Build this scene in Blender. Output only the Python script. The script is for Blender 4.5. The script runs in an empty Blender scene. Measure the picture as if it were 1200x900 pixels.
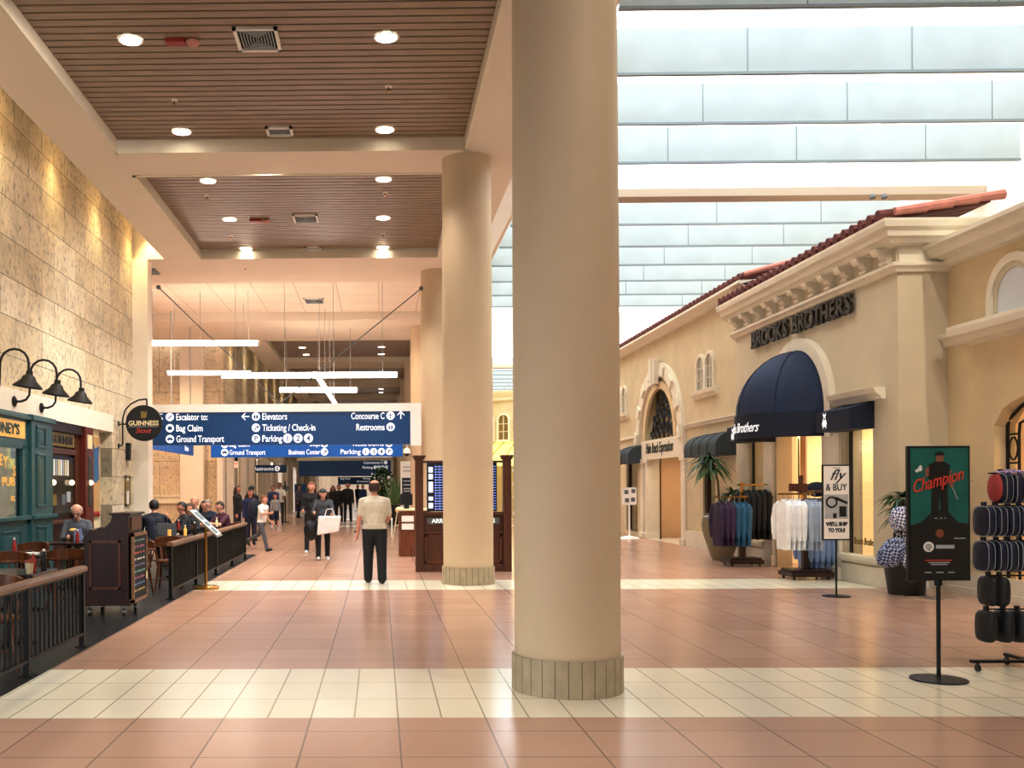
import bpy, bmesh, math, random
import numpy as np
from mathutils import Vector, Matrix, Euler
random.seed(7)
PI = math.pi
S = bpy.context.scene
COL = S.collection
S.view_settings.view_transform = 'Standard'
S.view_settings.look = 'None'
S.view_settings.exposure = 0.6
S.view_settings.use_curve_mapping = True
_c = S.view_settings.curve_mapping.curves[3]
S.view_settings.use_white_balance = True; S.view_settings.white_balance_temperature = 6000; S.view_settings.white_balance_tint = 10
_c.points.new(.22,.18); _c.points.new(.72,.785); S.view_settings.curve_mapping.update()
ORD = ['first','second','third','fourth','fifth','sixth','seventh','eighth','ninth','tenth','eleventh','twelfth','thirteenth','fourteenth']

# ------------------------------------------------------------------ materials
def srgb(c):
    if isinstance(c, str):
        c = [int(c[i:i+2],16)/255 for i in (0,2,4)]
    return tuple((v/12.92 if v <= .04045 else ((v+.055)/1.055)**2.4) for v in c)+(1,)
def base(name):
    m = bpy.data.materials.new(name); m.use_nodes = True
    nt = m.node_tree; b = nt.nodes['Principled BSDF']
    return m, nt, b
def mat(name, c, rough=.6, metal=0, var=.06, scale=6, bump=0, bscale=40, emit=0, ecol=None, spec=None, coat=0):
    m, nt, b = base(name)
    c = srgb(c)
    N = nt.nodes.new; Lk = nt.links.new
    tc = N('ShaderNodeTexCoord')
    nz = N('ShaderNodeTexNoise'); nz.inputs['Scale'].default_value = scale; nz.inputs['Detail'].default_value = 4
    Lk(tc.outputs['Object'], nz.inputs['Vector'])
    mx = N('ShaderNodeMix'); mx.data_type = 'RGBA'
    mx.inputs[6].default_value = tuple(v*(1-var*2) for v in c[:3])+(1,)
    mx.inputs[7].default_value = tuple(min(1,v*(1+var*2)) for v in c[:3])+(1,)
    Lk(nz.outputs['Fac'], mx.inputs[0]); Lk(mx.outputs[2], b.inputs['Base Color'])
    b.inputs['Roughness'].default_value = rough; b.inputs['Metallic'].default_value = metal
    if spec is not None: b.inputs['Specular IOR Level'].default_value = spec
    if coat: b.inputs['Coat Weight'].default_value = coat
    if bump:
        n2 = N('ShaderNodeTexNoise'); n2.inputs['Scale'].default_value = bscale; n2.inputs['Detail'].default_value = 5
        Lk(tc.outputs['Object'], n2.inputs['Vector'])
        bp = N('ShaderNodeBump'); bp.inputs['Strength'].default_value = bump; bp.inputs['Distance'].default_value = .02
        Lk(n2.outputs['Fac'], bp.inputs['Height']); Lk(bp.outputs['Normal'], b.inputs['Normal'])
    if emit:
        b.inputs['Emission Color'].default_value = srgb(ecol) if ecol else c
        b.inputs['Emission Strength'].default_value = emit
    return m
def tilemat(name, c1, c2, grout, bw, bh, mortar, rough, axes='XY', offset=0.0, var=.5, bump=.15, speck=0, coat=0):
    m, nt, b = base(name); N = nt.nodes.new; Lk = nt.links.new
    tc = N('ShaderNodeTexCoord'); sp = N('ShaderNodeSeparateXYZ'); cb = N('ShaderNodeCombineXYZ')
    Lk(tc.outputs['Object'], sp.inputs[0])
    Lk(sp.outputs[axes[0]], cb.inputs[0]); Lk(sp.outputs[axes[1]], cb.inputs[1])
    br = N('ShaderNodeTexBrick'); br.offset = offset; br.squash = 1
    br.inputs['Scale'].default_value = 1; br.inputs['Mortar Size'].default_value = mortar
    br.inputs['Brick Width'].default_value = bw; br.inputs['Row Height'].default_value = bh
    br.inputs['Mortar Smooth'].default_value = .1
    br.inputs['Color1'].default_value = srgb(c1); br.inputs['Color2'].default_value = srgb(c2); br.inputs['Mortar'].default_value = srgb(grout)
    Lk(cb.outputs[0], br.inputs['Vector'])
    nz = N('ShaderNodeTexNoise'); nz.inputs['Scale'].default_value = 1.7; nz.inputs['Detail'].default_value = 2
    Lk(tc.outputs['Object'], nz.inputs['Vector'])
    rp = N('ShaderNodeMapRange'); rp.inputs[1].default_value=0; rp.inputs[2].default_value=1; rp.inputs[3].default_value = 1-var*.3; rp.inputs[4].default_value = 1+var*.25
    Lk(nz.outputs['Fac'], rp.inputs[0])
    ml = N('ShaderNodeMix'); ml.data_type='RGBA'; ml.blend_type='MULTIPLY'; ml.inputs[0].default_value = 1
    Lk(br.outputs['Color'], ml.inputs[6]); Lk(rp.outputs[0], ml.inputs[7])
    out = ml.outputs[2]
    if speck:
        mp = N('ShaderNodeMapping'); mp.inputs['Scale'].default_value = (1,1,.55); Lk(tc.outputs['Object'], mp.inputs[0])
        v = N('ShaderNodeTexNoise'); v.inputs['Scale'].default_value = 15; v.inputs['Detail'].default_value = 6; v.inputs['Roughness'].default_value=.72
        Lk(mp.outputs[0], v.inputs['Vector'])
        r2 = N('ShaderNodeMapRange'); r2.inputs[1].default_value=.39; r2.inputs[2].default_value=.47; r2.inputs[3].default_value=1-speck; r2.inputs[4].default_value=1
        Lk(v.outputs['Fac'], r2.inputs[0])
        m2 = N('ShaderNodeMix'); m2.data_type='RGBA'; m2.blend_type='MULTIPLY'; m2.inputs[0].default_value=1
        Lk(out, m2.inputs[6]); Lk(r2.outputs[0], m2.inputs[7]); out = m2.outputs[2]
        bp = N('ShaderNodeBump'); bp.inputs['Strength'].default_value=.5; bp.inputs['Distance'].default_value=.02
        Lk(v.outputs['Fac'], bp.inputs['Height']); Lk(bp.outputs['Normal'], b.inputs['Normal'])
    elif bump:
        bp = N('ShaderNodeBump'); bp.inputs['Strength'].default_value=bump; bp.inputs['Distance'].default_value=.004; bp.invert=True
        Lk(br.outputs['Fac'], bp.inputs['Height']); Lk(bp.outputs['Normal'], b.inputs['Normal'])
    Lk(out, b.inputs['Base Color'])
    b.inputs['Roughness'].default_value=rough
    if coat: b.inputs['Coat Weight'].default_value=coat
    return m
def woodmat(name, c1, c2, rough=.35, axis=2):
    m, nt, b = base(name); N = nt.nodes.new; Lk = nt.links.new
    tc = N('ShaderNodeTexCoord'); mp = N('ShaderNodeMapping'); s=[14,14,14]; s[axis]=1.2; mp.inputs['Scale'].default_value=s
    Lk(tc.outputs['Object'], mp.inputs[0])
    nz = N('ShaderNodeTexNoise'); nz.inputs['Scale'].default_value=1.5; nz.inputs['Detail'].default_value=6; nz.inputs['Distortion'].default_value=.6
    Lk(mp.outputs[0], nz.inputs['Vector'])
    cr = N('ShaderNodeValToRGB'); cr.color_ramp.elements[0].position=.3; cr.color_ramp.elements[1].position=.7
    cr.color_ramp.elements[0].color=srgb(c1); cr.color_ramp.elements[1].color=srgb(c2)
    Lk(nz.outputs['Fac'], cr.inputs[0]); Lk(cr.outputs[0], b.inputs['Base Color'])
    b.inputs['Roughness'].default_value=rough
    return m
def glassmat(name, tint=(.95,.97,.96), gloss=.08):
    m = bpy.data.materials.new(name); m.use_nodes=True; nt=m.node_tree; nt.nodes.clear()
    o=nt.nodes.new('ShaderNodeOutputMaterial'); t=nt.nodes.new('ShaderNodeBsdfTransparent'); g=nt.nodes.new('ShaderNodeBsdfGlossy'); x=nt.nodes.new('ShaderNodeMixShader')
    t.inputs[0].default_value=tint+(1,); g.inputs['Roughness'].default_value=.03; x.inputs[0].default_value=gloss
    nt.links.new(t.outputs[0],x.inputs[1]); nt.links.new(g.outputs[0],x.inputs[2]); nt.links.new(x.outputs[0],o.inputs[0])
    return m
def transmat(name, c, tr=.6):
    m = bpy.data.materials.new(name); m.use_nodes=True; nt=m.node_tree; nt.nodes.clear()
    o=nt.nodes.new('ShaderNodeOutputMaterial'); t=nt.nodes.new('ShaderNodeBsdfTranslucent'); g=nt.nodes.new('ShaderNodeBsdfDiffuse'); x=nt.nodes.new('ShaderNodeMixShader')
    tc=nt.nodes.new('ShaderNodeTexCoord'); nz=nt.nodes.new('ShaderNodeTexNoise'); nz.inputs['Scale'].default_value=1.6; nz.inputs['Detail'].default_value=8
    nt.links.new(tc.outputs['Object'],nz.inputs['Vector'])
    mx=nt.nodes.new('ShaderNodeMix'); mx.data_type='RGBA'; cc=srgb(c)
    mx.inputs[6].default_value=tuple(v*.9 for v in cc[:3])+(1,); mx.inputs[7].default_value=tuple(min(1,v*1.1) for v in cc[:3])+(1,)
    nt.links.new(nz.outputs['Fac'],mx.inputs[0])
    nt.links.new(mx.outputs[2],t.inputs[0]); nt.links.new(mx.outputs[2],g.inputs[0]); x.inputs[0].default_value=tr
    nt.links.new(t.outputs[0],x.inputs[1]); nt.links.new(g.outputs[0],x.inputs[2]); nt.links.new(x.outputs[0],o.inputs[0])
    return m
def emat(name, c, s): return mat(name, c, .5, var=0, emit=s, ecol=c)

M = dict(
 stucco=mat('stucco','d9caa6',.85,var=.07,scale=1.7,bump=.25,bscale=9),
 stucco2=mat('stucco warm','dfcba0',.85,var=.08,scale=1.5,bump=.3,bscale=8),
 stucco3=mat('stucco grey tan','d4c8ac',.8,var=.05,scale=1.2,bump=.12,bscale=9),
 trim=mat('cast stone trim','e8e0cc',.7,var=.04,scale=4,bump=.08),
 col=mat('column plaster','dccaab',.55,var=.03,scale=2,bump=.08,bscale=60),
 plaster=mat('peach plaster','eae0d2',.85,var=.02,scale=1),
 plasterw=mat('white plaster','efe6d8',.8,var=.02,scale=1),
 ceilt=tilemat('acoustic tile','efe4d6','ece0d2','cdbfae',1.2,1.2,.012,.9,var=.06),
 trav=tilemat('travertine wall','eadfc8','d8caac','9a8d72',1.24,.62,.008,.8,axes='YZ',offset=.5,var=.9,speck=.42),
 travx=tilemat('travertine front','e4d4b8','d8c6a4','988468',1.5,2.6,.008,.8,axes='XZ',offset=.5,var=1,speck=.45),
 terra=tilemat('terracotta tile','c8a68e','c09c84','957c6a',.61,.61,.007,.21,var=.15,bump=.3),
 cream=tilemat('cream tile','f4efdc','eee8d2','b3a98c',.305,.61,.006,.21,var=.15,bump=.3),
 slate=tilemat('slate tile','24272a','1d2023','3c3f42',.6,.6,.006,.3,var=.6,bump=.3),
 basetile=tilemat('base tile','b8aa88','ab9d7b','6d6248',.1,.6,.004,.5,axes='XZ',var=.4),
 slat=woodmat('ceiling slat wood','8f765e','a98e74',.35,axis=0),
 dark=mat('dark void','15100c',.9,var=0),
 wood=woodmat('walnut','4a2617','6b3a22',.32),
 woodr=woodmat('reddish wood','5a2c18','8a4a28',.35),
 woodd=woodmat('dark mahogany','1c0b08','34130d',.3),
 oak=woodmat('handrail oak','6e4f36','9a7350',.35,axis=1),
 chair=woodmat('chair wood','4a2413','74401f',.3),
 table=woodmat('table top','1f1210','3a211a',.2,axis=0),
 black=mat('black metal','141414',.4,metal=.5,var=.02),
 iron=mat('iron','241d18',.5,metal=.4,var=.05),
 blackp=mat('black plastic','0e0e10',.45,var=0),
 chrome=mat('chrome','c8c8c8',.15,metal=1,var=0),
 steel=mat('brushed steel','a8a39a',.35,metal=.9,var=.05),
 brass=mat('brass','b98d45',.25,metal=1,var=.05),
 white=mat('white paint','f2f0ec',.5,var=.01),
 paper=mat('paper','ecebe6',.6,var=.02),
 green=mat('pub green','345f60',.35,var=.06,scale=3,coat=.2),
 greend=mat('pub dark green','204a48',.35,var=.06,scale=3),
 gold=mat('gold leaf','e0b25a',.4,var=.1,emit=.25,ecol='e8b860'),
 goldp=mat('gold plate','8f7736',.4,metal=.3,var=.2),
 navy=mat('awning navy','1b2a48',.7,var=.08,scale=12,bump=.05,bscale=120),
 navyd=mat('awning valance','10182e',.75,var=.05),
 greya=mat('awning charcoal','3a4246',.7,var=.08),
 letter=mat('bronze letter','3b342c',.4,metal=.3,var=.05),
 script=mat('white script','e9e9ea',.5,var=0,emit=.3,ecol='ffffff'),
 rooft=mat('clay roof tile','6b3227',.7,var=.25,scale=8),
 roofp=mat('pale clay tile','c98d7a',.7,var=.15,scale=6),
 glass=glassmat('shop glass'),
 winpane=mat('niche pane','d9dcdf',.3,var=.03,scale=3),
 warmwall=mat('shop interior wall','f0dab0',.8,var=.03,scale=1),
 warmlit=mat('glowing shop wall','f4dcae',.8,var=.05,scale=2,emit=.32,ecol='ffdca0'),  # shop light put into the wall material as its own glow
 lamp=emat('lamp disc','fff6e4',9),
 tube=emat('linear lamp','fff3e2',7),
 baffle=transmat('skylight baffle cloth','c8cecc',.66),
 bafrim=mat('baffle rim','8b9292',.5,metal=.2,var=.02),
 beam=mat('skylight beam','bfae9a',.8,var=.02),
 sign=mat('sign blue','0f4680',.35,var=.04,scale=1),
 signb=mat('sign blue bright','1a5fb0',.35,var=.04,emit=.12,ecol='1a6fd0'),
 signt=mat('sign white','f4f6f8',.5,var=0,emit=.35,ecol='ffffff'),
 redt=mat('red lettering','c8402e',.5,var=0,emit=.08,ecol='e04030'),
 exit=mat('exit panel','f6c7b4',.5,var=0,emit=.6,ecol='ffb9a0'),
 skin=mat('skin','c98f72',.5,var=.04), skin2=mat('skin pale','d9a68c',.5,var=.04), skin3=mat('skin tan','9a6a4c',.5,var=.04),
 hairb=mat('hair black','17110e',.5,var=.1,scale=40), hairbr=mat('hair brown','3a2418',.5,var=.15,scale=40), hairg=mat('hair grey','8d857c',.6,var=.1,scale=40),
 hairr=mat('hair ginger','8a4f2c',.6,var=.1,scale=40), hairw=mat('hair white','c9bfb4',.6,var=.08,scale=40),
 leaf=mat('leaf green','2f5a2a',.45,var=.35,scale=9), leafl=mat('leaf light','6c8f55',.45,var=.3,scale=9), trunk=mat('palm trunk','5c4a34',.8,var=.2,scale=20),
 pot=mat('glazed pot','8a7c5c',.35,var=.15,scale=5), potd=mat('dark planter','201d1b',.5,var=.05),
 screen=mat('display screen','0b1222',.2,var=.02,emit=.05,ecol='20305a'), scr2=mat('screen text blue','7d8fd0',.4,var=0,emit=.7,ecol='90a0e8'), scr3=mat('screen text white','e8eaf5',.4,var=0,emit=.9,ecol='e8ecff'),
 yglass=mat('yellow dome cloth','e9e07a',.6,var=.08,emit=.5,ecol='e8e070'),  # cloth glows by itself in place of light shining through
 posterg=mat('poster green','14665a',.5,var=.25,scale=5), posterk=mat('poster black','141314',.5,var=.1),
 chalk=mat('chalkboard','1d2326',.7,var=.2,scale=10),
 grey=mat('mid grey','6d6f70',.6,var=.05), lgrey=mat('light grey','b4b6b8',.6,var=.05), red=mat('red enamel','9e2a1e',.4,var=.02),
 cream2=mat('cream plate','e6d9b0',.6,var=.05), blueg=mat('blue graphic','3b6f9a',.5,var=.2), skinp=mat('printed skin','8f5a40',.6,var=.05),
)
_cm = {}
def cm(c, rough=.75, var=.08):
    if c not in _cm: _cm[c] = mat('cloth '+c, c, rough, var=var, scale=9, bump=.25, bscale=14)
    return _cm[c]

# ------------------------------------------------------------------ mesh builder
class MB:
    def __init__(s): s.bm = bmesh.new(); s.mi = 0
    def _f(s, vs):
        try:
            f = s.bm.faces.new(vs); f.material_index = s.mi; return f
        except ValueError: return None
    def box(s, x0,x1,y0,y1,z0,z1, T=None):
        P = [(x0,y0,z0),(x1,y0,z0),(x1,y1,z0),(x0,y1,z0),(x0,y0,z1),(x1,y0,z1),(x1,y1,z1),(x0,y1,z1)]
        v = [s.bm.verts.new(T @ Vector(p) if T else p) for p in P]
        for q in ((0,3,2,1),(4,5,6,7),(0,1,5,4),(1,2,6,5),(2,3,7,6),(3,0,4,7)): s._f([v[i] for i in q])
        return s
    def poly(s, pts): s._f([s.bm.verts.new(p) for p in pts]); return s
    def prism(s, pts, axis, d0, d1):
        def mk(a,b,d): return {'x':(d,a,b),'y':(a,d,b),'z':(a,b,d)}[axis]
        A = [s.bm.verts.new(mk(a,b,d0)) for a,b in pts]; B = [s.bm.verts.new(mk(a,b,d1)) for a,b in pts]
        n = len(pts)
        s._f(A); s._f(B[::-1])
        for i in range(n): s._f([A[i],B[i],B[(i+1)%n],A[(i+1)%n]])
        return s
    def cyl(s, p0, p1, r0, r1=None, seg=14, caps=True):
        p0=Vector(p0); p1=Vector(p1); r1 = r0 if r1 is None else r1
        d=(p1-p0).normalized(); a = d.orthogonal().normalized(); b = d.cross(a)
        A=[];B=[]
        for i in range(seg):
            t=2*PI*i/seg; w=a*math.cos(t)+b*math.sin(t)
            A.append(s.bm.verts.new(p0+w*r0)); B.append(s.bm.verts.new(p1+w*r1))
        for i in range(seg): s._f([A[i],A[(i+1)%seg],B[(i+1)%seg],B[i]])
        if caps: s._f(A[::-1]); s._f(B)
        return s
    def tube(s, pts, r, seg=8, radii=None):
        pts=[Vector(p) for p in pts]; n=len(pts); rings=[]
        a=None
        for i,p in enumerate(pts):
            d=(pts[min(i+1,n-1)]-pts[max(i-1,0)]).normalized()
            if a is None: a=d.orthogonal().normalized()
            else: a=(a-d*a.dot(d)).normalized()
            b=d.cross(a); rr = radii[i] if radii else r
            rings.append([s.bm.verts.new(p+(a*math.cos(2*PI*k/seg)+b*math.sin(2*PI*k/seg))*rr) for k in range(seg)])
        for i in range(n-1):
            for k in range(seg): s._f([rings[i][k],rings[i][(k+1)%seg],rings[i+1][(k+1)%seg],rings[i+1][k]])
        s._f(rings[0][::-1]); s._f(rings[-1]); return s
    def lathe(s, prof, c=(0,0,0), seg=32, a0=0, a1=2*PI, sx=1, sy=1, cap=True):
        full = abs(a1-a0-2*PI)<1e-6; n = seg if full else seg+1
        R=[]
        for r,z in prof:
            R.append([s.bm.verts.new((c[0]+r*sx*math.cos(a0+(a1-a0)*k/seg), c[1]+r*sy*math.sin(a0+(a1-a0)*k/seg), c[2]+z)) for k in range(n)] if r>1e-6 else [s.bm.verts.new((c[0],c[1],c[2]+z))])
        for i in range(len(R)-1):
            A,B=R[i],R[i+1]
            for k in range(seg):
                k2=(k+1)%n if full else k+1
                if len(A)==1 and len(B)==1: continue
                if len(A)==1: s._f([A[0],B[k2],B[k]])
                elif len(B)==1: s._f([A[k],A[k2],B[0]])
                else: s._f([A[k],A[k2],B[k2],B[k]])
        if full and cap:
            if len(R[0])>1: s._f(R[0][::-1])
            if len(R[-1])>1: s._f(R[-1])
        return s
    def sph(s, c, r, seg=16, T=None):
        if not hasattr(r,'__len__'): r=(r,r,r)
        n=seg//2; rows=[]
        for i in range(n+1):
            p=PI*i/n
            if i in (0,n): pts=[(0,0,math.cos(p))]
            else: pts=[(math.sin(p)*math.cos(2*PI*k/seg),math.sin(p)*math.sin(2*PI*k/seg),math.cos(p)) for k in range(seg)]
            row=[]
            for q in pts:
                v=Vector((q[0]*r[0],q[1]*r[1],q[2]*r[2]))
                if T: v=T@v
                row.append(s.bm.verts.new(v+Vector(c)))
            rows.append(row)
        for i in range(n):
            A,B=rows[i],rows[i+1]
            for k in range(seg):
                k2=(k+1)%seg
                if len(A)==1: s._f([A[0],B[k],B[k2]])
                elif len(B)==1: s._f([A[k],B[0],A[k2]])
                else: s._f([A[k],B[k],B[k2],A[k2]])
        return s
    def arch(s, cy, cz, r0, r1, axis, d0, d1, a0=0, a1=PI, seg=20):
        # ring segment in the (u,z) plane, extruded along axis
        def mk(u,z,d): return (d,u,z) if axis=='x' else (u,d,z)
        V=[]
        for k in range(seg+1):
            t=a0+(a1-a0)*k/seg; c,n=math.cos(t),math.sin(t)
            V.append([s.bm.verts.new(mk(cy+r*c,cz+r*n,d)) for r,d in ((r0,d0),(r1,d0),(r1,d1),(r0,d1))])
        for k in range(seg):
            for j in range(4): s._f([V[k][j],V[k][(j+1)%4],V[k+1][(j+1)%4],V[k+1][j]])
        s._f(V[0][::-1]); s._f(V[-1]); return s
    def disc(s, c, r, axis, seg=24, ry=None):
        ry = ry or r; pts=[]
        for k in range(seg):
            a=2*PI*k/seg; u,v=r*math.cos(a),ry*math.sin(a)
            pts.append({'x':(c[0],c[1]+u,c[2]+v),'y':(c[0]+u,c[1],c[2]+v),'z':(c[0]+u,c[1]+v,c[2])}[axis])
        return s.poly(pts)
    def build(s, name, m, parent=None, smooth=False, bevel=0, loc=None):
        bmesh.ops.recalc_face_normals(s.bm, faces=s.bm.faces)
        me=bpy.data.meshes.new(name); s.bm.to_mesh(me); s.bm.free()
        for q in (m if isinstance(m,(list,tuple)) else [m]): me.materials.append(q)
        o=bpy.data.objects.new(name,me); COL.objects.link(o)
        if smooth:
            for p in me.polygons: p.use_smooth=True
            mod=o.modifiers.new('edge','EDGE_SPLIT'); mod.split_angle=math.radians(40)
        if bevel:
            b=o.modifiers.new('bevel','BEVEL'); b.width=bevel; b.segments=2; b.limit_method='ANGLE'
        if parent: o.parent=parent
        if loc: o.location=loc
        return o
def tag(o, label, cat, group=None, kind=None):
    o['label']=label; o['category']=cat
    if group: o['group']=group
    if kind: o['kind']=kind
    return o
def thing(name, label, cat, loc=(0,0,0), rz=0, group=None):
    o=bpy.data.objects.new(name,None); COL.objects.link(o); o.location=loc; o.rotation_euler=(0,0,rz); o.empty_display_size=.1
    return tag(o,label,cat,group)
def struct(mb, name, m, **k):
    o=mb.build(name,m,**k); o['kind']='structure'; return o
def dup(root, loc, rz=None, label=None, group=None, scale=None):
    def cp(o,par):
        c=o.copy(); COL.objects.link(c); c.parent=par
        for ch in kids.get(o.name,[]): cp(ch,c)
        return c
    kids={}
    for o in root.children_recursive: kids.setdefault(o.parent.name,[]).append(o)
    r=cp(root,None); r.location=loc
    if rz is not None: r.rotation_euler=(0,0,rz)
    if label: r['label']=label
    if group: r['group']=group
    if scale: r.scale=(scale,)*3
    return r
ROT={'front':(PI/2,0,0),'right':(PI/2,0,-PI/2),'left':(PI/2,0,PI/2)}
def sweep(prof, path):
    # profile (out, z) swept along an XY path; out is to the right of travel; mitred corners
    m=MB(); n=len(path); rows=[]
    for i in range(n):
        d0=(Vector(path[i])-Vector(path[i-1])).normalized() if i>0 else None
        d1=(Vector(path[i+1])-Vector(path[i])).normalized() if i<n-1 else None
        ds=[d for d in (d0,d1) if d is not None]; ns=[Vector((d.y,-d.x)) for d in ds]
        if len(ns)==2: b=(ns[0]+ns[1]).normalized(); k=1/b.dot(ns[0]); nn=b*k
        else: nn=ns[0]
        rows.append([m.bm.verts.new((path[i][0]+nn.x*o,path[i][1]+nn.y*o,z)) for o,z in prof])
    q=len(prof)
    for i in range(n-1):
        for k in range(q): m._f([rows[i][k],rows[i][(k+1)%q],rows[i+1][(k+1)%q],rows[i+1][k]])
    m._f(rows[0]); m._f(rows[-1][::-1]); return m
def text(body, size, m, loc, rot='front', parent=None, align='LEFT', ext=.004, shear=0, bold=0, width=None, name='lettering', bend=None, spacing=1):
    cu=bpy.data.curves.new('t','FONT'); cu.body=body; cu.size=size; cu.extrude=ext; cu.shear=shear; cu.align_x=align; cu.offset=bold; cu.resolution_u=3; cu.space_character=spacing
    t=bpy.data.objects.new('t',cu); COL.objects.link(t)
    dg=bpy.context.evaluated_depsgraph_get(); me=bpy.data.meshes.new_from_object(t.evaluated_get(dg))
    bpy.data.objects.remove(t); bpy.data.curves.remove(cu)
    me.materials.clear(); me.materials.append(m)
    if width and len(me.vertices):
        xs=[v.co.x for v in me.vertices]; w=max(xs)-min(xs); k=width/w
        off = min(xs) if align=='LEFT' else (max(xs)+min(xs))/2 if align=='CENTER' else max(xs)
        for v in me.vertices: v.co.x=(v.co.x-off)*k
    if bend:
        for v in me.vertices:
            a=v.co.x/bend; r=bend+v.co.z
            v.co=(math.sin(a)*r, v.co.y, math.cos(a)*r-bend)
    o=bpy.data.objects.new(name,me); COL.objects.link(o); o.location=loc; o.rotation_euler=ROT[rot] if isinstance(rot,str) else rot
    if parent: o.parent=parent
    return o
def area(loc, sx, sy, power, color, rot=(0,0,0), name='area_lamp', spread=None):
    l=bpy.data.lights.new(name,'AREA'); l.shape='RECTANGLE'; l.size=sx; l.size_y=sy; l.energy=power; l.color=color
    if spread: l.spread=spread
    o=bpy.data.objects.new(name,l); COL.objects.link(o); o.location=loc; o.rotation_euler=rot; return o
def spot(loc, power, color, ang=100, rot=(0,0,0), r=.08, blend=.6, name='spot_lamp'):
    l=bpy.data.lights.new(name,'SPOT'); l.energy=power; l.color=color; l.spot_size=math.radians(ang); l.spot_blend=blend; l.shadow_soft_size=r
    o=bpy.data.objects.new(name,l); COL.objects.link(o); o.location=loc; o.rotation_euler=rot; return o

# ================================================================== camera
cam=bpy.data.cameras.new('camera'); cam.lens=34.02; cam.sensor_width=36; cam.sensor_fit='HORIZONTAL'; cam.clip_end=400
cam.shift_x=(600-430)/1200; cam.shift_y=(570-450)/1200
co=bpy.data.objects.new('camera',cam); COL.objects.link(co)
yaw,ro=math.radians(.758),math.radians(.29)
co.matrix_world=Matrix.Translation((0,0,1.62)) @ (Matrix.Rotation(yaw,4,'Z') @ Matrix.Rotation(PI/2,4,'X') @ Matrix.Rotation(-ro,4,'Z'))
S.camera=co
# ================================================================== world
w=bpy.data.worlds.new('sky'); S.world=w; w.use_nodes=True
bg=w.node_tree.nodes['Background']; bg.inputs[0].default_value=(.94,.97,.98,1); bg.inputs[1].default_value=2.6

# ================================================================== floor
def strip(name,x0,x1,y0,y1,m,ox=.12,oy=None,z=0):
    oy = y0 if oy is None else oy
    mb=MB(); mb.box(x0-ox,x1-ox,y0-oy,y1-oy,-.1,0); o=mb.build(name,m,loc=(ox,oy,z)); o['kind']='structure'; return o
EX=-2.95
strip('floor_tile_near',EX,16,-8,6.77,M['terra'],oy=5.79)
strip('floor_band_near',EX,16,6.77,8.60,M['cream'])
strip('floor_tile_middle',EX,16,8.60,15.12,M['terra'],oy=9.04)
strip('floor_band_middle',EX,16,15.12,16.68,M['cream'])
strip('floor_tile_far',EX,16,16.68,38.7,M['terra'])
strip('floor_band_far',EX,16,38.7,40.3,M['cream'])
strip('floor_tile_distant',EX,16,40.3,47,M['terra'])
strip('floor_band_distant',EX,16,47,48.6,M['cream'])
strip('floor_tile_end',EX,16,48.6,120,M['terra'])
strip('floor_cafe',-12,EX,-8,23.2,M['slate'])
strip('floor_tile_left',-12,EX,23.2,120,M['terra'])

# ================================================================== left travertine wall
XW=-5.85
mb=MB()
mb.box(XW-.3,XW,-8,22.9,3.2,8.3)
mb.box(XW-.3,XW,21.08,22.9,0,3.2)
struct(mb,'wall_left',M['trav'])
mb=MB(); mb.box(XW-.28,XW+.03,-8,21.1,2.83,3.2); struct(mb,'trim_1',M['plasterw'])
mb=MB(); mb.box(XW-.2,XW+.36,22.9,23.35,0,7.05); struct(mb,'trim_2',M['plasterw'])
mb=MB(); mb.box(-12,-11.8,23.2,37,0,7.4); mb.box(-12,-6.2,23.0,23.2,0,7.4); struct(mb,'wall_left_bay',M['trav'])
mb=MB(); mb.box(-12,XW,36.2,36.6,0,7.05); struct(mb,'wall_left_front',M['travx'])
mb=MB(); mb.box(-12,-7.45,36.1,36.2,1.02,1.3); mb.box(-12,-7.45,36.06,36.2,1.26,1.32); struct(mb,'trim_3',M['trim'])
mb=MB(); mb.box(-7.43,-6.55,35.9,36.2,0,7.05); struct(mb,'trim_4',M['plasterw'],bevel=.02)
mb=MB(); mb.box(-6.02,-5.80,35.7,36.25,0,3.0); struct(mb,'trim_5',M['plasterw'],bevel=.02)
# upper wall of the far corridor
mb=MB(); mb.box(XW-.4,XW,36.6,115,3.3,8.3); struct(mb,'wall_left_far',M['trav'])
# ================================================================== ceiling
PL=M['plaster']; ZC=7.05
mb=MB()
mb.box(-5.1,-4.27,-8,22.95,ZC,8.3)              # soffit strip beside the slot
mb.box(1.45,2.35,-8,115,ZC,7.3)                 # soffit strip over the columns
mb.box(-4.27,1.45,7.2,8.9,ZC,7.3); mb.box(-4.27,1.45,15.65,16.78,ZC,7.3)
mb.box(-12,1.45,22.95,25.7,ZC,8.3)
mb.box(-12,1.45,31.6,35.8,ZC,8.3)
mb.box(-12,-11,25.7,31.6,ZC,7.6)
yy=35.8
for k in range(9):
    mb.box(-4.27,1.45,yy+6.2,yy+8.4,ZC,7.3); yy+=8.4
mb.box(-5.1,-4.27,35.8,115,ZC,8.3)
mb.prism([(2.35,ZC),(3.42,8.6),(3.42,8.9),(2.3,8.9),(2.3,7.3)],'y',-8,115)
struct(mb,'ceiling',PL)
mb=MB(); mb.box(XW-.3,-4.27,-8,22.95,8.3,8.4); mb.box(XW-.3,-4.27,36,115,8.3,8.4); struct(mb,'ceiling_slot',M['plasterw'])
mb=MB(); mb.box(-11,1.45,25.7,31.6,7.32,7.5); struct(mb,'ceiling_tiles',M['ceilt'])
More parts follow.
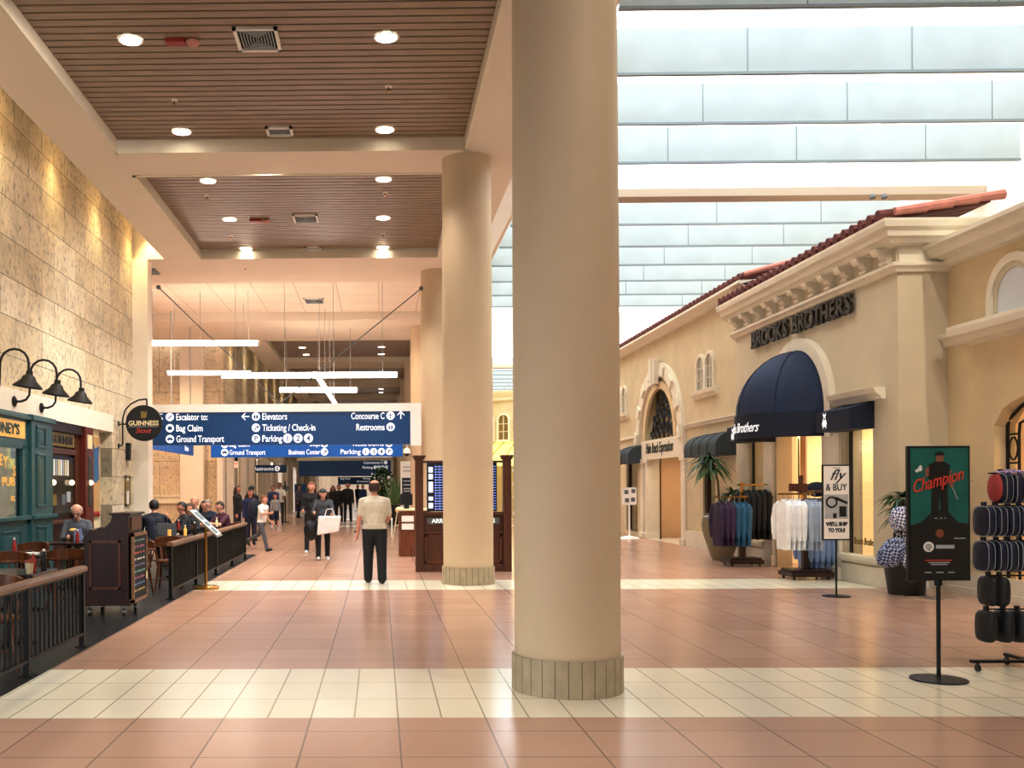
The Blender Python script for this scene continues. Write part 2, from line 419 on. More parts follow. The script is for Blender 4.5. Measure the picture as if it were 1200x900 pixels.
def coffer(n,y0,y1,fine=True):
    mb=MB(); mb.box(-4.3,1.5,y0-.03,y1+.03,7.42,7.5); struct(mb,'ceiling_backing_%d'%n,M['dark'])
    mb=MB(); y=y0+.02
    pitch=.178 if fine else .26
    while y<y1-.1:
        mb.box(-4.22,1.42,y,y+pitch*.8,7.24,7.30); y+=pitch
    struct(mb,'ceiling_slats_%d'%n,M['slat'])
    mb=MB()
    for a in ((-4.27,-4.21,y0,y1),(1.39,1.45,y0,y1),(-4.27,1.45,y0,y0+.05),(-4.27,1.45,y1-.05,y1)): mb.box(*a,7.03,7.42)
    struct(mb,'trim_coffer_%d'%n,M['trim'])
coffer(1,8.9,15.65); coffer(2,16.78,22.95); coffer(3,-1,7.2)
for k in range(6): coffer(4+k,35.8+8.4*k,42.0+8.4*k,False)
# ------------------------------------------------ ceiling fixtures
def downlight(loc,label,group,p=0):
    t=thing('ceiling_light',label,'ceiling light',loc,group=group)
    m=MB(); m.lathe([(.135,0),(.16,0),(.16,-.015),(.135,-.015)],seg=24,cap=False); m.lathe([(.135,-.015),(.135,.02),(.16,.02),(.16,-.015)],seg=24,cap=False); m.build('trim_ring',M['white'],t,smooth=True)
    m=MB(); m.lathe([(0,-.012),(.135,-.012),(.135,.01),(0,.01)],seg=24); m.build('lens',M['lamp'],t)
    return t
dl=None
def place_dl(x,y,label,group,power):
    global dl
    if dl is None: dl=downlight((x,y,7.24),label,group)
    else: dup(dl,(x,y,7.24),0,label,group)
    if power: spot((x,y,7.2),power,(1,.95,.87),ang=110,r=.12)
for k,y in enumerate((12.1,15.24)):
    for s,x in (('left',-3.1),('right',.11)):
        place_dl(x,y,'round recessed downlight in the nearest slatted ceiling panel, %s row, %s'%(s,('nearer','farther')[k]),'downlights in the nearest slatted ceiling panel',330 if s=='left' else 150)
for k,y in enumerate((17.7,20.25,22.75)):
    for s,x in (('left',-3.12),('right',.1)):
        place_dl(x,y,'round recessed downlight in the second slatted ceiling panel, %s row, %s from the front'%(s,ORD[k]),'downlights in the second slatted ceiling panel',330)
n=0
for c in range(3):
    y0=35.8+8.4*c
    for j,dy in enumerate((1.0,3.2,5.3)):
        for s,x in (('left',-3.1),('right',.1)):
            place_dl(x,y0+dy,'small distant downlight, %s row, %s in the %s slatted panel beyond the hanging lights'%(s,ORD[j],ORD[c]),'downlights in the far slatted ceilings',150 if j==1 else 0)
def vent(loc,sx,sy,label,louvre=True,m='white'):
    t=thing('ceiling_vent',label,'vent',loc)
    b=MB(); f=.045
    for a in ((-sx/2,sx/2,-sy/2,-sy/2+f),(-sx/2,sx/2,sy/2-f,sy/2),(-sx/2,-sx/2+f,-sy/2,sy/2),(sx/2-f,sx/2,-sy/2,sy/2)): b.box(*a,-.03,.01)
    b.build('frame',M[m],t)
    b=MB(); b.box(-sx/2+f,sx/2-f,-sy/2+f,sy/2-f,-.002,.008); b.build('backing',M['dark'] if louvre else M['grey'],t)
    if louvre:
        b=MB(); n=6
        for k in range(n):
            u=.03+k*(min(sx,sy)/2-.06)/n
            for a in ((-sx/2+f+u,sx/2-f-u,-sy/2+f+u,-sy/2+f+u+.012),(-sx/2+f+u,sx/2-f-u,sy/2-f-u-.012,sy/2-f-u),(-sx/2+f+u,-sx/2+f+u+.012,-sy/2+f+u,sy/2-f-u),(sx/2-f-u-.012,sx/2-f-u,-sy/2+f+u,sy/2-f-u)): b.box(*a,-.022,-.004)
        b.build('louvre',M['lgrey'],t)
    return t
vent((-1.5,12.1,7.235),.55,.62,'square louvred air vent in the nearest slatted ceiling')
vent((-1.55,15.24,7.235),.42,.36,'small plain framed panel near the back edge of the nearest slatted ceiling',False)
vent((-1.52,20.23,7.235),.52,.62,'louvred air vent in the second slatted ceiling panel')
vent((-1.53,22.75,7.235),.38,.26,'small framed panel at the back of the second slatted ceiling',False)
vent((-1.98,29.6,7.31),.62,.8,'white rectangular air vent in the white tiled ceiling')
tag(MB().box(-.35,.35,-.3,.3,0,.03).build('ceiling_vent',M['grey'],loc=(-5.9,24.2,7.02)),'dark grey slot vent in the ceiling beside the stone wall','vent')
for (x,y,l) in ((-2.46,12.13,'red fire strobe with round sensor on the nearest slatted ceiling'),(-2.5,20.3,'red fire strobe on the second slatted ceiling panel')):
    t=thing('fire_strobe',l,'fire alarm',(x,y,7.24))
    MB().box(-.2,.05,-.07,.07,-.05,0).build('housing',M['red'],t,bevel=.01); MB().sph((.14,0,-.03),(.09,.09,.045)).build('sensor',M['roofp'],t,smooth=True)
sp0=None
for (x,y,z,l) in ((-2.95,14.0,7.24,'left in nearest panel'),(.15,13.6,7.24,'right in nearest panel'),(-3.3,18.6,7.24,'front left of the second panel'),(-3.3,21.6,7.24,'back left of the second panel'),(.13,18.5,7.24,'front right of the second panel'),(.1,21.5,7.24,'back right of the second panel'),(-3.3,23.9,7.05,'on the plaster beam in front of the tiled ceiling')):
    l='tiny ceiling sprinkler head, '+l
    if sp0 is None:
        sp0=thing('sprinkler',l,'sprinkler',(x,y,z),group='ceiling sprinklers')
        MB().lathe([(0,0),(.05,0),(.045,-.012),(0,-.012)],seg=14).build('escutcheon',M['white'],sp0)
        m=MB(); m.cyl((0,0,-.01),(0,0,-.06),.012); m.cyl((0,0,-.06),(0,0,-.068),.03); m.build('head',M['brass'],sp0)
    else: dup(sp0,(x,y,z),0,l)
# hanging linear lamps
def linear(p0,p1,r,label,ztop=7.1,wires=2):
    p0=Vector(p0);p1=Vector(p1);c=(p0+p1)/2
    t=thing('hanging_light',label,'hanging light',c,group='linear lights hung below the white tiled ceiling')
    MB().cyl(p0-c,p1-c,r,seg=12).build('tube',M['tube'],t,smooth=True)
    d=(p1-p0).normalized()
    for e,q in ((-1,p0),(1,p1)): MB().cyl(q-c,q-c+d*.04*e,r*1.05,seg=12).build('end_cap',M['lgrey'],t)
    for k in range(wires):
        f=.08+.84*k/max(1,wires-1); q=p0.lerp(p1,f)-c
        MB().cyl(q+Vector((0,0,r)),(q.x,q.y,ztop-c.z),.007,seg=5).build('wire',M['lgrey'],t)
    return t
linear((-6.84,28,5.81),(-3.52,28,5.79),.075,'glowing linear light hanging highest, at the left by the stone wall',7.32,3)
linear((-4.40,27,4.74),(.49,27,4.73),.08,'longest glowing linear light, hanging straight across in front',7.32,4)
linear((-6.56,30,5.18),(-4.0,30,5.16),.07,'glowing linear light hanging behind the left end of the longest one',7.32,2)
linear((-3.39,33,4.93),(-.77,33,4.91),.085,'shorter glowing linear light hanging lower behind the longest one',7.05,3)
linear((-1.73,27.3,4.72),(-1.53,33.6,4.50),.07,'glowing linear light hanging lengthwise, pointing down the concourse',7.05,4)
for y,ty in ((4.5,13),(7.8,16),(9.1,14.5),(16.2,21)):
    d=Vector((-5.8+1.4,ty-y,2.2-7.0)); q=spot((-1.4,y,7.0),420,(1,.96,.9),ang=85,r=.1,name='fill_spot'); q.rotation_euler=d.to_track_quat('-Z','Y').to_euler()  # added fill spots without fixtures, brightening the pub lintel and cafe
for x,y,z,a in ((-3.1,5.0,7.1,75),(-.2,3.6,7.1,70),(5.2,5.2,9.6,62),(8,3.6,9.6,60)): spot((x,y,z),260,(1,.96,.9),ang=a,r=.12)  # added out-of-view spots that brighten the near floor
# slot grazing lamps along the stone wall
for y in (8.2,11.3,14.6,17.3,19.9,22.5):
    spot((XW+.28,y,8.15),150,(1,.80,.42),ang=75,rot=(0,math.radians(-14),0),r=.04,name='wall_grazer')
for y in (38,42,46,50,54,58,64,70,78): spot((XW+.3,y,7.9),260,(1,.82,.5),ang=70,rot=(0,math.radians(-14),0),r=.04,name='wall_grazer')
for x,y in ((-9,27),(-9,31),(-7.5,33.5),(-7.2,28.5)): spot((x,y,7.0),330,(1,.8,.55),ang=130,r=.15)
for x,y in ((-3,28),(-.5,31)): spot((x,y,7.28),200,(1,.86,.7),ang=150,r=.15)

for x,y,tx,ty in ((6.5,5.5,6.5,15),(8.0,9.5,8.2,15.5),(5.0,3.0,4.6,10)):
    q=spot((x,y,9.6),520,(1,.95,.86),ang=75,r=.1,name='fill_spot'); q.rotation_euler=Vector((tx-x,ty-y,1.5-9.6)).to_track_quat('-Z','Y').to_euler()  # added fill spots, unseen, brightening camera-facing sides on the right
# ================================================================== columns
def column(y,label,x=1.47):
    t=thing('column',label,'column',(x,y,0),group='round cream columns beside the skylight')
    MB().lathe([(.415,.0),(.415,.3),(.418,3),(.405,7.06)],seg=48).build('shaft',M['col'],t,smooth=True)
    m=MB(); m.lathe([(.438,0),(.438,.285),(.418,.285)],seg=48,cap=False); b=m.build('base_ring',M['basering'],t,smooth=True)
    return t
def ringmat():
    m,nt,b=base('column base tiles'); N=nt.nodes.new; Lk=nt.links.new
    tc=N('ShaderNodeTexCoord'); gr=N('ShaderNodeTexGradient'); gr.gradient_type='RADIAL'; Lk(tc.outputs['Object'],gr.inputs[0])
    mu=N('ShaderNodeMath'); mu.operation='MULTIPLY'; mu.inputs[1].default_value=27; Lk(gr.outputs['Fac'],mu.inputs[0])
    fr=N('ShaderNodeMath'); fr.operation='FRACT'; Lk(mu.outputs[0],fr.inputs[0])
    gt=N('ShaderNodeMath'); gt.operation='GREATER_THAN'; gt.inputs[1].default_value=.06; Lk(fr.outputs[0],gt.inputs[0])
    nz=N('ShaderNodeTexNoise'); nz.inputs['Scale'].default_value=9; Lk(tc.outputs['Object'],nz.inputs['Vector'])
    cr=N('ShaderNodeValToRGB'); cr.color_ramp.elements[0].color=srgb('a5967a'); cr.color_ramp.elements[1].color=srgb('d0c2a4'); Lk(nz.outputs['Fac'],cr.inputs[0])
    mx=N('ShaderNodeMix'); mx.data_type='RGBA'; mx.inputs[6].default_value=srgb('5f553f'); Lk(gt.outputs[0],mx.inputs[0]); Lk(cr.outputs[0],mx.inputs[7]); Lk(mx.outputs[2],b.inputs['Base Color']); b.inputs['Roughness'].default_value=.45
    return m
M['basering']=ringmat()
names=['large round cream column standing nearest the camera','round cream column in front of the arrivals screens','round cream column just behind the screens kiosk','round cream column behind the end of the hanging blue sign']
for k in range(10):
    column(7.75+8.4*k, names[k] if k<4 else 'distant round cream column, %s beyond the screens kiosk'%ORD[k-2], 1.49 if k==0 else 1.47)

# ================================================================== skylight
SL=[14.27,16.57,18.85,21.13,26.1,28.5,30.9,33.3,35.7,38.0]+[59+2.3*k for k in range(7)]
for i,y in enumerate(SL):
    t=thing('skylight_baffle','white cloth baffle hanging across the skylight, %s'%( (ORD[i]+' from the camera') if i<10 else '%s one past the second skylight beam'%ORD[i-10]),'baffle',(3.55,y,8.6),group='cloth baffles across the skylight')
    ln=10.35
    m=MB(); m.box(0,ln,-.01,.01,.04,.80); m.build('cloth',M['baffle'],t)
    m=MB(); m.box(0,ln,-.035,.035,0,.045); m.build('bottom_rail',M['bafrim'],t)
    x=2.75
    while x<ln:
        MB().box(x-.012,x+.012,-.014,-.0105,.045,.80).build('seam',M['bafrim'],t); x+=2.78
for n,y in ((1,23.5),(2,56.9)):
    mb=MB(); mb.box(3.42,14.6,y-.25,y+.25,8.52,8.72); struct(mb,'beam_skylight_%d'%n,M['beam'])
mb=MB(); mb.box(14.5,14.8,-8,115,0,12); struct(mb,'wall_right_skylight',M['plaster'])
mb=MB(); mb.box(3.42,3.5,-8,115,8.6,9.7); struct(mb,'trim_skylight',M['plasterw'])
t=thing('emergency_light','small twin spot lamp under the skylight beam near its right end','lamp',(11.9,23.2,8.5))
for s in (-.14,.14): MB().cyl((s,0,0),(s,-.02,-.08),.05,.07).build('spot_head',M['grey'],t)
mb=MB(); mb.box(3.42,14.6,-8,13.2,9.7,9.9); struct(mb,'added_roof_right',PL)  # unseen roof added to block skylight from the near column and floor
# back and end walls
mb=MB(); mb.box(-12,15,-8.2,-8,0,12); struct(mb,'wall_back',M['plaster'])
mb=MB(); mb.box(-12,16,115,115.3,0,8.5); struct(mb,'wall_end',M['plaster'])
mb=MB(); mb.box(1.62,1.9,38,115,0,7.05); struct(mb,'wall_right_far',M['stucco2'])
mb=MB(); mb.box(1.55,1.62,38,115,0,.3); struct(mb,'baseboard_right_far',M['trim'])

# ================================================================== pub front (left)
mb=MB(); mb.box(-9.2,-9.0,10,21.1,0,3.2); struct(mb,'wall_pub_back',M['woodd'])
PX=-5.80
t=thing('pub_shopfront','dark green panelled pub shopfront with gold lettered window under the white lintel','shopfront',(PX,0,0))
m=MB(); 
m.box(-.12,0,8,15.9,0,1.12); m.box(-.12,0,8,15.9,2.30,2.84); m.box(-.12,0,15.67,15.9,1.12,2.3); m.box(-.12,0,8,11.6,1.12,2.3)
m.box(-.12,.06,15.9,16.75,0,2.84); m.box(-.12,.04,16.75,16.98,0,2.84)
m.build('facade',M['green'],t,bevel=.008)
m=MB(); m.box(0,.07,8,15.9,1.10,1.17); m.box(0,.12,15.88,17.0,1.10,1.17); m.box(0,.07,8,15.9,2.74,2.8); m.box(.04,.10,15.88,17.0,2.74,2.83); m.box(0,.09,8,17,0,.14); m.build('moulding',M['green'],t,bevel=.01)
def panel(x,y0,y1,z0,z1,par,mt):
    f=.035; m=MB()
    for a in ((y0,y1,z0,z0+f),(y0,y1,z1-f,z1),(y0,y0+f,z0,z1),(y1-f,y1,z0,z1)): m.box(x,x+.02,*a)
    m.box(x,x+.012,y0+.09,y1-.09,z0+.09,z1-.09)
    return m.build('panel',mt,par,bevel=.006)
for y in (11.9,12.85,13.8,14.75): panel(0,y,y+.8,.2,.95,t,M['green'])
panel(.06,16.1,16.55,.25,.98,t,M['green']); panel(.06,16.1,16.55,1.3,2.2,t,M['green']); panel(.06,16.1,16.55,2.3,2.66,t,M['green'])
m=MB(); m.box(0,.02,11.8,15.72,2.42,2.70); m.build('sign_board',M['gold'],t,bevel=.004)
text("ROONEY'S",.23,M['greend'],(.024,14.1,2.48),'left',t,'LEFT',width=1.35,bold=.006)
m=MB(); m.box(-.06,-.05,11.6,15.67,1.12,2.3); m.build('window_pane',glassmat('pub glass',(.5,.53,.52),.22),t)
m=MB()
for a in ((11.6,15.7,1.1,1.16),(11.6,15.7,2.26,2.32),(15.62,15.7,1.1,2.3)): m.box(-.04,.015,*a)
m.build('window_frame',M['green'],t)
# arched gold name
nm="ROONEY'S"
for i,ch in enumerate(nm):
    a=(i-3.5)/3.5; text(ch,.25,M['gold'],(-.045,14.78+a*.62,1.98-.17*a*a),(PI/2,0,PI/2),t,'CENTER',bold=.006)
text('IRISH PUB',.19,M['gold'],(-.045,14.78,1.66),'left',t,'CENTER',width=1.3,bold=.006)
text('EST.',.1,M['gold'],(-.045,15.35,1.42),'left',t,'CENTER',bold=.004)
# mirror / brick scene inside the window
mb=MB(); mb.box(-6.5,-6.45,11.5,15.7,1.0,2.4); struct(mb,'wall_pub_inner',mat('pub interior','7a6d5a',.7,var=.25,scale=3))
# vestibule: dark red cabinet frontage between green pilaster and poster
t=thing('pub_doorway','dark mahogany pub doorway with book shelves behind glass and gold beer plate','doorway',(XW,0,0))
m=MB(); m.box(-.26,-.16,17.0,19.7,0,2.84); m.box(-.26,0,16.98,17.02,0,2.84); m.box(-.16,-.02,17.02,19.1,2.66,2.84)
m.build('frame',M['woodd'],t)
m=MB(); m.box(-.16,-.10,17.05,19.1,.95,1.02); m.box(-.16,-.1,17.05,19.1,0,.1); m.box(-.15,-.09,17.05,17.3,.1,2.8); m.box(-.15,-.09,18.85,19.1,.1,2.8); m.box(-.15,-.09,17.3,18.85,2.25,2.36)
m.build('panelling',M['wood'],t,bevel=.01)
m=MB(); m.box(-.1,.03,19.1,19.62,0,2.84); p=m.build('post',woodmat('cherry post','5a1d14','7a2c20'),t,bevel=.01)
m=MB(); m.box(.03,.045,19.2,19.5,2.4,2.68); m.build('framed_card',M['cream2'],t)
m=MB(); m.box(.03,.04,19.24,19.46,1.25,2.25); m.build('glass_light',mat('dim pane','3a3c38',.2,var=.3,scale=4),t)
m=MB(); m.box(-.12,-.10,17.35,18.8,1.15,2.2); m.build('door_glass',mat('dark pane','1a1512',.1,var=.5,scale=3),t)
for k in range(7):
    m=MB(); T=Matrix.Rotation(.25 if k<5 else .05,4,'X'); y=17.55+k*.13
    m.box(-.10,-.085,y,y+.07,1.85,2.15); m.build('book',[M['paper'],M['lgrey'],M['cream2']][k%3],t)
for k,(y,z) in enumerate(((17.5,1.3),(18.0,1.3),(18.3,1.35))):
    m=MB(); m.box(-.10,-.085,y,y+.2,z,z+.2); m.build('label_card',[M['goldp'],M['grey'],M['lgrey']][k],t)
for y,z in ((17.45,1.72),(18.5,1.72),(19.35,1.72)): MB().sph((-.06 if y<19 else .05,y,z),.055).build('lamp_globe',emat('globe','ffe0b0',1.2),t,smooth=True)
t=thing('beer_sign','brass rectangular beer plate reading GUINNESS above the pub doorway','sign',(XW-.07,18.0,2.52))
MB().box(-.02,0,-.72,.72,-.13,.13).build('plate',M['goldp'],t,bevel=.008)
text('GUINNESS',.2,M['woodd'],(.004,0,-.07),'left',t,'CENTER',width=1.15,bold=.006)
# poster in stone reveal
mb=MB(); mb.box(XW-.5,XW-.05,19.62,20.25,0,2.84); struct(mb,'wall_pub_reveal',M['cream2'])
t=thing('wall_poster','tall tan poster with slate blue shape beside the pub doorway','poster',(XW-.04,19.9,0))
MB().box(0,.02,-.24,.32,1.0,2.68).build('sheet',mat('tan sheet','c9a56a',.6,var=.12,scale=2),t)
MB().prism([(-.2,1.75),(.05,1.72),(.26,1.8),(.22,2.2),(.28,2.5),(.0,2.42),(-.16,2.55),(-.1,2.15)],'x',.021,.024).build('blue_shape',M['blueg'],t)
for k in range(5): MB().sph((.03,-.18+k*.1,1.08),(.02,.045,.06),seg=8).build('red_flower',M['red'],t)
mb=MB(); mb.box(XW-.3,XW-.25,20.25,21.1,0,2.84); struct(mb,'wall_pub_stone',M['trav'])
# goose neck lamps
def goose(y,label):
    t=thing('gooseneck_lamp',label,'wall lamp',(XW+.03,y,3.0),group='black gooseneck lamps on the white lintel')
    MB().lathe([(0,0),(.085,0),(.085,.02),(.03,.05),(0,.05)],seg=20).build('wall_rose',M['iron'],t,smooth=True).rotation_euler=(0,PI/2,0)
    P=[(0.03,0,0),(.12,0,0),(.2,.0,.03),(.25,0,.1),(.26,0,.22),(.27,0,.42)]
    for k in range(9):
        a=PI-PI*k/8; P.append((.27+.21+.21*math.cos(a),0,.45+.21*math.sin(a)))
    P.append((.69,0,.3))
    MB().tube(P,.018).build('arm',M['iron'],t,smooth=True)
    m=MB(); m.lathe([(.0,.12),(.045,.12),(.05,.06),(.09,.03),(.11,-.02),(.21,-.11),(.215,-.13),(.19,-.12),(.09,-.02),(0,.0)],seg=28)
    o=m.build('shade',M['iron'],t,smooth=True); o.location=(.69,0,.22); o.rotation_euler=(0,.14,0)
    MB().sph((.69,0,.14),.04).build('bulb',M['paper'],t,smooth=True)
    return t
g=goose(15.33,'black gooseneck barn lamp above the green pub window')
dup(g,(XW+.03,16.57,3.0),0,'black gooseneck barn lamp above the green pilaster, nearest the doorway')
dup(g,(XW+.03,14.1,3.0),0,'black gooseneck barn lamp cut off by the left edge of the photo')
# round hanging beer sign
t=thing('hanging_sign','round black beer sign reading GUINNESS hanging from an iron bracket','hanging sign',(-5.27,21.6,3.06))
m=MB(); m.tube([(-.58,-.04,-.5),(-.5,0,-.5),(-.48,0,-.44),(-.48,0,.1),(-.42,0,.3),(-.3,0,.43),(-.12,0,.52),(.04,0,.54),(.06,0,.54),(.07,0,.4)],.018)
m.tube([(-.58,0,-.02),(-.38,0,-.02)],.014); m.box(-.6,-.56,-.04,.04,-.55,-.45); m.box(-.6,-.56,-.04,.04,-.06,.04); m.build('bracket',M['iron'],t,smooth=True)
m=MB(); m.cyl((0,-.04,0),(0,.04,0),.4,seg=48); m.build('disc',M['blackp'],t,smooth=True)
m=MB(); m.arch(0,0,.375,.4,'y',-.05,.05,0,2*PI,48); m.build('rim',M['iron'],t,smooth=True)
MB().box(-.33,.33,-.046,-.041,-.085,-.075).build('line',M['lgrey'],t)
text('GUINNESS',.15,M['cream2'],(0,-.042,-.05),'front',t,'CENTER',width=.68,bold=.004)
m=MB(); m.prism([(-.06,.12),(.02,.1),(.07,.14),(.07,.28),(.03,.24),(-.02,.27),(-.06,.26)],'y',-.046,-.041); m.build('harp',M['goldp'],t)
text('Stout',.16,M['redt'],(0,-.042,-.22),'front',t,'CENTER',shear=.4,width=.36)
tag(MB().box(0,.09,-.09,.09,-.2,.2).build('wall_speaker',M['blackp'],bevel=.01,loc=(XW,22.3,2.45)),'small black box fixed on the stone wall under the round beer sign','speaker')
t=thing('framed_menu','narrow bronze framed menu on the stone wall left of the white pillar','menu frame',(XW,22.3,0))
m=MB()
for a in ((-.2,.2,1.2,1.24),(-.2,.2,1.86,1.9),(-.2,-.16,1.2,1.9),(.16,.2,1.2,1.9)): m.box(0,.04,*a)
m.build('frame',M['goldp'],t); MB().box(0,.015,-.17,.17,1.23,1.87).build('sheet',M['paper'],t)
MB().box(.015,.02,-.12,.12,1.55,1.78).build('print',M['goldp'],t)

# ================================================================== railings
def railing(y0,y1,label,nposts,dens=.115,z=.78,x=-3.04):
    t=thing('railing',label,'railing',(x,y0,0)); L=y1-y0
    m=MB(); m.prism([(-.045,z-.01),(.045,z-.01),(.05,z+.02),(.035,z+.045),(-.035,z+.045),(-.05,z+.02)],'y',-.04,L+.04); m.build('handrail',M['oak'],t,smooth=False)
    m=MB(); m.box(-.02,.02,0,L,.12,.15); m.build('bottom_rail',M['black'],t); m=MB(); m.box(-.02,.02,0,L,z-.035,z-.01); m.build('top_rail',M['black'],t)
    for k in range(nposts):
        y=L*k/(nposts-1); m=MB(); m.box(-.025,.025,y-.025,y+.025,.012,z-.01); p=m.build('post',M['black'],t)
        MB().box(-.06,.06,y-.06,y+.06,0,.012).build('foot_plate',M['black'],p)
    n=min(98,int(L/dens)); b=None
    for k in range(n):
        y=L*(k+.5)/n
        if b is None: b=MB().box(-.009,.009,-.009,.009,.14,z-.03).build('baluster',M['black'],t); b.location=(0,y,0)
        else: c=b.copy(); COL.objects.link(c); c.parent=t; c.location=(0,y,0)
    return t
railing(5.2,9.82,'black metal railing with wooden handrail in the left foreground',4)
railing(14.0,21.76,'black metal railing with wooden handrail behind the brass menu stand',5,.088)

# ================================================================== host podium
t=thing('host_podium','dark mahogany host podium on casters with curved top and chalkboard on its side','podium',(-3.75,12.2,0))
m=MB(); m.prism([(0,.13),(.57,.13),(.57,1.28),(.36,1.28),(.34,1.19),(.27,1.12),(.2,1.12),(.13,1.08),(.07,1.1),(.04,1.05),(0,1.02)],'y',0,.7); m.build('body',M['woodd'],t,bevel=.006)
m=MB(); m.box(.33,.6,-.03,.73,1.27,1.3); m.build('cap',M['woodd'],t,bevel=.006)
m=MB(); m.box(-.03,.6,-.03,.73,.13,.2); m.box(-.04,.61,-.04,.74,.13,.16); m.build('plinth',M['woodd'],t,bevel=.01)
f=MB()
for a in ((.07,.47,.33,.36),(.07,.47,.92,.95),(.07,.1,.33,.95),(.44,.47,.33,.95)): f.box(a[0],a[1],-.015,0,a[2],a[3])
f.build('front_moulding',M['wood'],t)
f=MB(); f.box(.57,.585,.1,.6,1.08,1.24); f.build('side_panel',M['wood'],t,bevel=.006)
for x in (.06,.5):
    for y in (.06,.62):
        c=MB(); c.cyl((x-.02,y,.045),(x+.02,y,.045),.045); c.box(x-.012,x+.012,y-.012,y+.012,.05,.14); c.build('caster',M['steel'],t,smooth=True)
t=thing('chalkboard','small framed chalkboard menu with coloured chalk writing hung on the podium side','chalkboard',(-3.145,12.55,0))
f=MB()
for a in ((-.36,.36,.16,.2),(-.36,.36,1.0,1.04),(-.36,-.32,.16,1.04),(.32,.36,.16,1.04)): f.box(0,.035,*a)
f.build('frame',M['oak'],t); MB().box(0,.02,-.33,.33,.19,1.01).build('board',M['chalk'],t)
cols=['7fae9a','b8708a','c86a5a','d8d4c8','8a7fae','7fae9a','b8708a','6a8fc0','c8b070']
for k in range(9):
    z=.93-k*.08
    for j in range(4):
        y0=-.27+j*.14+random.uniform(-.01,.01)
        MB().box(.021,.023,y0,y0+random.uniform(.07,.12),z,z+.022).build('chalk_line',cm(cols[k]),t)
tag(MB().box(0,.006,-.035,.035,-.05,.05).build('paper_tag',M['cream2'],loc=(-3.106,12.83,.46)),'small pale paper tag stuck to the chalkboard edge','paper')

# ================================================================== brass menu stand
t=thing('menu_stand','brass floor stand holding a tilted framed menu beside the railing','menu stand',(-2.78,15.4,0))
m=MB(); m.lathe([(0,0),(.21,0),(.21,.03),(.19,.045),(.03,.06),(0,.06)],seg=32); m.build('base',M['brass'],t,smooth=True)
m=MB(); m.cyl((0,0,.05),(0,0,1.02),.024); m.build('pole',M['brass'],t,smooth=True)
T=Matrix.Translation((.0,0,1.05)) @ Matrix.Rotation(math.radians(43),4,'Y')
m=MB(); m.box(-.31,.31,-.24,.24,-.015,.01,T); m.build('board_frame',M['steel'],t,bevel=.004)
m=MB(); m.box(-.28,.28,-.21,.21,.01,.014,T); m.build('menu_sheet',M['paper'],t)
for (a,b,c,d) in ((-.24,-.06,-.16,.16),(-.02,.08,-.17,.15),(.12,.25,-.18,.1)):
    m=MB(); m.box(a,b,c,d,.014,.016,T); m.build('print_block',mat('menu print','6d7c88',.6,var=.3,scale=30),t)

# ================================================================== chairs and tables
def make_chair(label):
    t=thing('captain_chair',label,'chair',group='wooden captain chairs in the pub seating')
    m=MB(); m.lathe([(0,.43),(.2,.43),(.215,.445),(.21,.47),(.17,.462),(0,.458)],seg=28,sx=1.05); m.build('seat',M['chair'],t,smooth=True)
    lg=[(-.14,-.13,-.2,-.19),(.14,-.13,.2,-.19),(-.13,.12,-.19,.2),(.13,.12,.19,.2)]
    for a,b,c,d in lg:
        m=MB(); m.tube([(a,b,.44),(a*.7+c*.3,b*.7+d*.3,.32),(a*.4+c*.6,b*.4+d*.6,.18),(c,d,0)],.02,8,[.018,.024,.018,.013]); m.build('leg',M['chair'],t,smooth=True)
    for q in (((-.18,-.165,.16),(-.17,.17,.16)),((.18,-.165,.16),(.17,.17,.16)),((-.175,0,.16),(.175,0,.16))):
        MB().cyl(q[0],q[1],.011).build('stretcher',M['chair'],t,smooth=True)
    # curved arm and back rail (open toward -Y)
    P=[];R=[]
    for k in range(15):
        a=math.radians(-35+250*k/14); P.append((.25*math.cos(a),.22*math.sin(a)+.02,.70)); R.append(.022)
    MB().tube(P,.022,8,R).build('arm_rail',M['chair'],t,smooth=True)
    m=MB()
    A=[]
    for k in range(13):
        a=math.radians(20+140*k/12); z=.80+.035*math.sin(PI*k/12); A.append((math.cos(a),math.sin(a),z))
    for k in range(12):
        for ri,ro in ((.235,.265),):
            (c0,s0,z0),(c1,s1,z1)=A[k],A[k+1]
            V=[m.bm.verts.new(p) for p in ((ri*c0,ri*s0+.02-.02,.71),(ro*c0,ro*s0,.71),(ro*c1,ro*s1,.71),(ri*c1,ri*s1,.71),(ri*c0,ri*s0,z0),(ro*c0,ro*s0,z0),(ro*c1,ro*s1,z1),(ri*c1,ri*s1,z1))]
            for q in ((0,3,2,1),(4,5,6,7),(0,1,5,4),(2,3,7,6),(1,2,6,5),(3,0,4,7)): m._f([V[i] for i in q])
    m.build('back_rest',M['chair'],t,smooth=True)
    for k in range(7):
        a=math.radians(-20+220*k/6); x0,y0=.19*math.cos(a),.18*math.sin(a)
        MB().tube([(x0,y0,.455),(x0*1.15,y0*1.12+.008,.56),(.25*math.cos(a),.22*math.sin(a)+.02,.70)],.011,6,[.009,.015,.009]).build('spindle',M['chair'],t,smooth=True)
    return t
